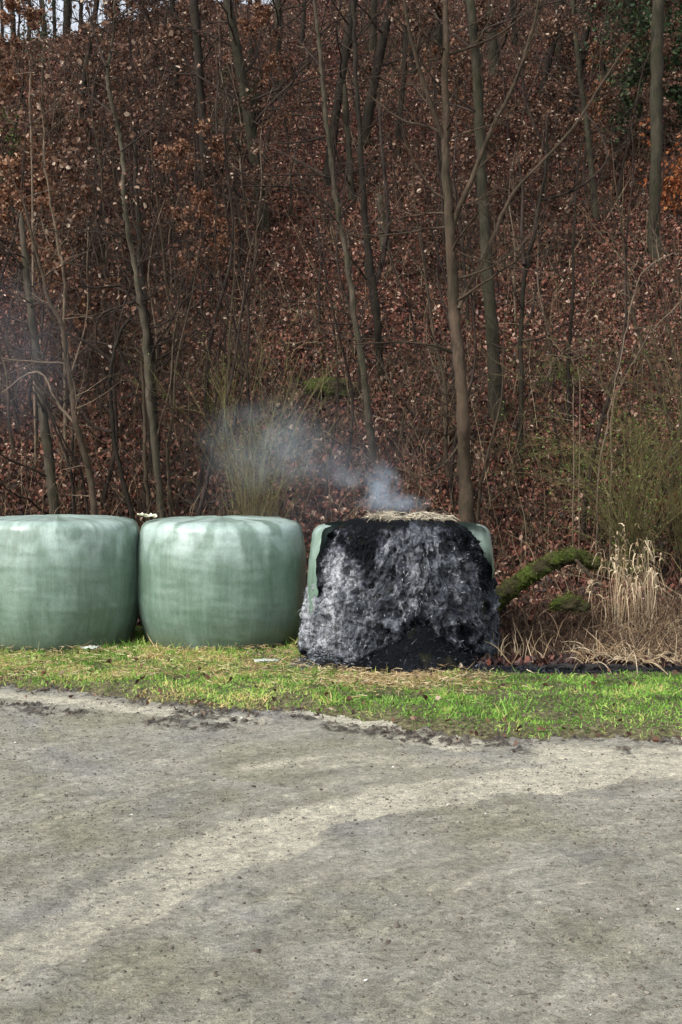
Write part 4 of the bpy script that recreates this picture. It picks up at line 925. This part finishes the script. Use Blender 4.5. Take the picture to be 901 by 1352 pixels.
thicket('withered_grass', 'warm straw coloured withered grass bent over on the right', 'dead grass', 900, lambda n: 775 + 170 * rng.uniform(0, 1, n), (9.15, 10.2), (.25, .6), 'reed', rad=(.0015, .0035), lean=.9, droop=(.6, 1.5))
canes('bundle of long dry grass bent over at the right edge', 90, 862, 925, (9.8, 10.8), (.4, .85), .5, (.5, 1.1), r=(.0015, .004))
canes('single tall dry stalks standing in the middle of the brambles', 14, 735, 800, (9.7, 10.3), (.3, .5), .25, (.1, .4), tlo=.6)
def reed_clump(label, px, py, Y, n, h, seed):
    r = np.random.default_rng(seed); X = (px - 450.5) / 1600 * Y; zt = at(px, py, Y)[2]; z0 = gz(X, Y); H = zt - z0
    og = np.array([X, Y, z0]); root = empty('reed_clump', og, label, 'reeds', 'pale reed clumps in the undergrowth')
    B = r.normal(0, .05, (n, 3)) * (1, 1, 0); D = r.normal(0, .10, (n, 3)); D[:, 2] = 1; L = H * r.uniform(.6, 1.0, n)
    V, F, t_ = strands(B, D, L, .003, 0.03, 7, r, .03, True, tint=r.uniform(.4, 1, n)); m_ = mesh_obj('stalk', V, F, M['reed'], root, {'tint': t_}); m_['kind'] = 'stuff'
    k = r.integers(0, n, n * 4); Dn = D / np.linalg.norm(D, axis=1)[:, None]; P = B[k] + Dn[k] * (L[k] * r.uniform(.55, 1.0, n * 4))[:, None]
    DD = r.normal(0, .5, (n * 4, 3)); DD[:, 2] = .75
    mb = MB(); mb.add(strands(P, DD, r.uniform(.10, .24, n * 4), r.uniform(.003, .008, n * 4), r.uniform(.9, 2.0, n * 4), 6, r, .08, tint=r.uniform(.5, 1, n * 4))); mb.build('leaf', M['reed'], root); root.children[-1]['kind'] = 'stuff'
reed_clump('tallest pale reed clump, drooping leaves, right of the mossy log', 818, 690, 10.7, 20, 1, 1)
reed_clump('pale reed clump with curled leaves near the right picture edge', 862, 700, 10.75, 18, 1, 2)
reed_clump('low pale reed tuft beside the end of the mossy branch', 800, 742, 10.6, 7, 1, 3)
reed_clump('small reed tuft between the two tall reed clumps', 840, 738, 10.65, 6, 1, 4)

# ---------------------------------------------------------------- scraps of plastic
def scrap(label, px, py, Y, sx, sy, sz, mat, seed, z=None):
    r = np.random.default_rng(seed); n = 22; U, W = np.meshgrid(np.linspace(-1, 1, n), np.linspace(-1, 1, n)); c = at(px, py, Y)
    if z is None: c[2] = gz(c[0], c[1]) + .03
    e = 1 + .4 * fbm(np.arctan2(U, W) * 1.5, 0 * U, 0, 3, seed)
    V = np.stack([U * sx * e, W * sy * e, sz * (.5 + fbm(U * 2.2 + seed, W * 2.2, 0, 4, seed, .6)) + .01], -1).reshape(-1, 3)
    i = (np.arange(n - 1)[:, None] * n + np.arange(n - 1)[None]).ravel(); F = np.stack([i, i + 1, i + n + 1, i + n], 1)
    root = mesh_obj('plastic_scrap', V, F, M[mat]); root.location = c; root.rotation_euler = (0, 0, r.uniform(-.3, .3)); mod = root.modifiers.new('thick', 'SOLIDIFY'); mod.thickness = .003
    return tag(root, label, 'plastic scrap')
scrap('crumpled white plastic scrap on the grass before the leftmost bale', 120, 868, 9.7, .06, .04, .02, 'scrap', 2)
scrap('grey white scrap of melted film on the grass left of the burnt bale', 352, 886, 9.1, .085, .04, .018, 'scrap', 4)
scrap('torn strip of white film at the left edge of the picture', 8, 852, 9.95, .10, .04, .05, 'scrap', 6)
scrap('crumpled cream plastic wedged on top between the two green bales', 195, 684, 10.2, .075, .07, .035, 'cream', 8, z=1)

# ---------------------------------------------------------------- smoke
def smoke(label, px, py, Y, rx, ry, rz, dens, col, sc, thr, seed):
    me = bpy.data.meshes.new('smoke'); n1, n2 = 24, 14; V = []; 
    for b in range(n2 + 1):
        for a in range(n1):
            th = 2 * math.pi * a / n1; ph = -math.pi / 2 + math.pi * b / n2; V.append((math.cos(th) * math.cos(ph), math.sin(th) * math.cos(ph), math.sin(ph)))
    F = [(b * n1 + a, b * n1 + (a + 1) % n1, (b + 1) * n1 + (a + 1) % n1, (b + 1) * n1 + a) for b in range(n2) for a in range(n1)]
    me.from_pydata(V, [], F); o = bpy.data.objects.new('smoke', me); C.objects.link(o); o.location = at(px, py, Y); o.scale = (rx, ry, rz)
    m = Mt('smoke'); m.t.nodes.remove(m.p); v = m.n('VolumePrincipled'); m.l(v.outputs[0], m.o.inputs['Volume']); v.inputs['Color'].default_value = (*col, 1); v.inputs['Anisotropy'].default_value = .1
    ln = m.n('VectorMath'); ln.operation = 'LENGTH'; m.l(m.tc.outputs['Object'], ln.inputs[0])
    mp = m.n('Mapping'); m.l(m.tc.outputs['Object'], mp.inputs[0]); mp.inputs['Location'].default_value = (seed, seed * .7, 0); mp.inputs['Scale'].default_value = (rx, ry, rz)
    nz = m.noise(mp.outputs[0], sc, 4, .6, .8)
    fo = m.ramp(ln.outputs['Value'], [(0, 1), (.45, .55), (.98, 0)]); f = m.math('MULTIPLY', fo, m.ramp(nz, [(thr, 0), (thr + .28, 1)])); f = m.math('MULTIPLY', f, dens)
    m.l(f, v.inputs['Density']); me.materials.append(m.m)
    return tag(o, label, 'smoke', kind='stuff')
smoke('bluish white smoke rising from the top of the burnt bale', 506, 645, 9.85, .19, .14, .26, 5.5, (.70, .85, 1), 7, .36, 3)
smoke('thin smoke curling low over the smouldering hay', 520, 664, 9.85, .34, .26, .10, 4.5, (.72, .86, 1), 8, .38, 5)
smoke('faint puff of smoke blown left of the burnt bale top', 462, 632, 9.95, .20, .15, .12, 2.6, (.80, .9, 1), 7, .38, 6)
smoke('pale blue puff of smoke drifting above the second bale', 352, 588, 11.3, .72, .35, .5, 1.25, (.72, .9, .96), 4.2, .40, 8)
smoke('wispy smoke drifting left from the burnt bale towards the pale puff', 428, 612, 10.6, .62, .25, .24, 1.1, (.75, .88, 1), 5, .42, 17)
smoke('thin veil of smoke hanging between the bales and the slope', 400, 620, 11.9, 1.5, .4, .95, .22, (.80, .84, .95), 2.0, .3, 11)
smoke('faint smoke haze among the trees at the left edge', 18, 470, 12.0, .8, .4, 1.0, .22, (.8, .85, 1), 2.4, .3, 12)

# ---------------------------------------------------------------- sooty debris at the right foot of the burnt bale
rng = np.random.default_rng(140)
n = 5200
X = np.where(rng.uniform(0, 1, n) < .5, rng.normal(1.15, .25, n), rng.uniform(.9, 2.6, n)); Y = 8.93 + rng.normal(0, .06, n) + .05 * fbm(X * 3, X * 0, 0, 2, 4)
P = np.stack([X, Y, ground_z(X, Y) + .004], 1)
mb = MB(); mb.add(strands(P, rng.normal(0, 1, (n, 3)) * (1, .8, .3) + (0, 0, .15), rng.uniform(.015, .07, n), rng.uniform(.0015, .005, n), .3, 2, rng, .2, tint=np.clip(rng.beta(1, 3.5, n), 0, 1)))
tag(mb.build('soot', M['ash_flake']), 'black soot and char scattered along the back edge of the grass', 'soot', kind='stuff')
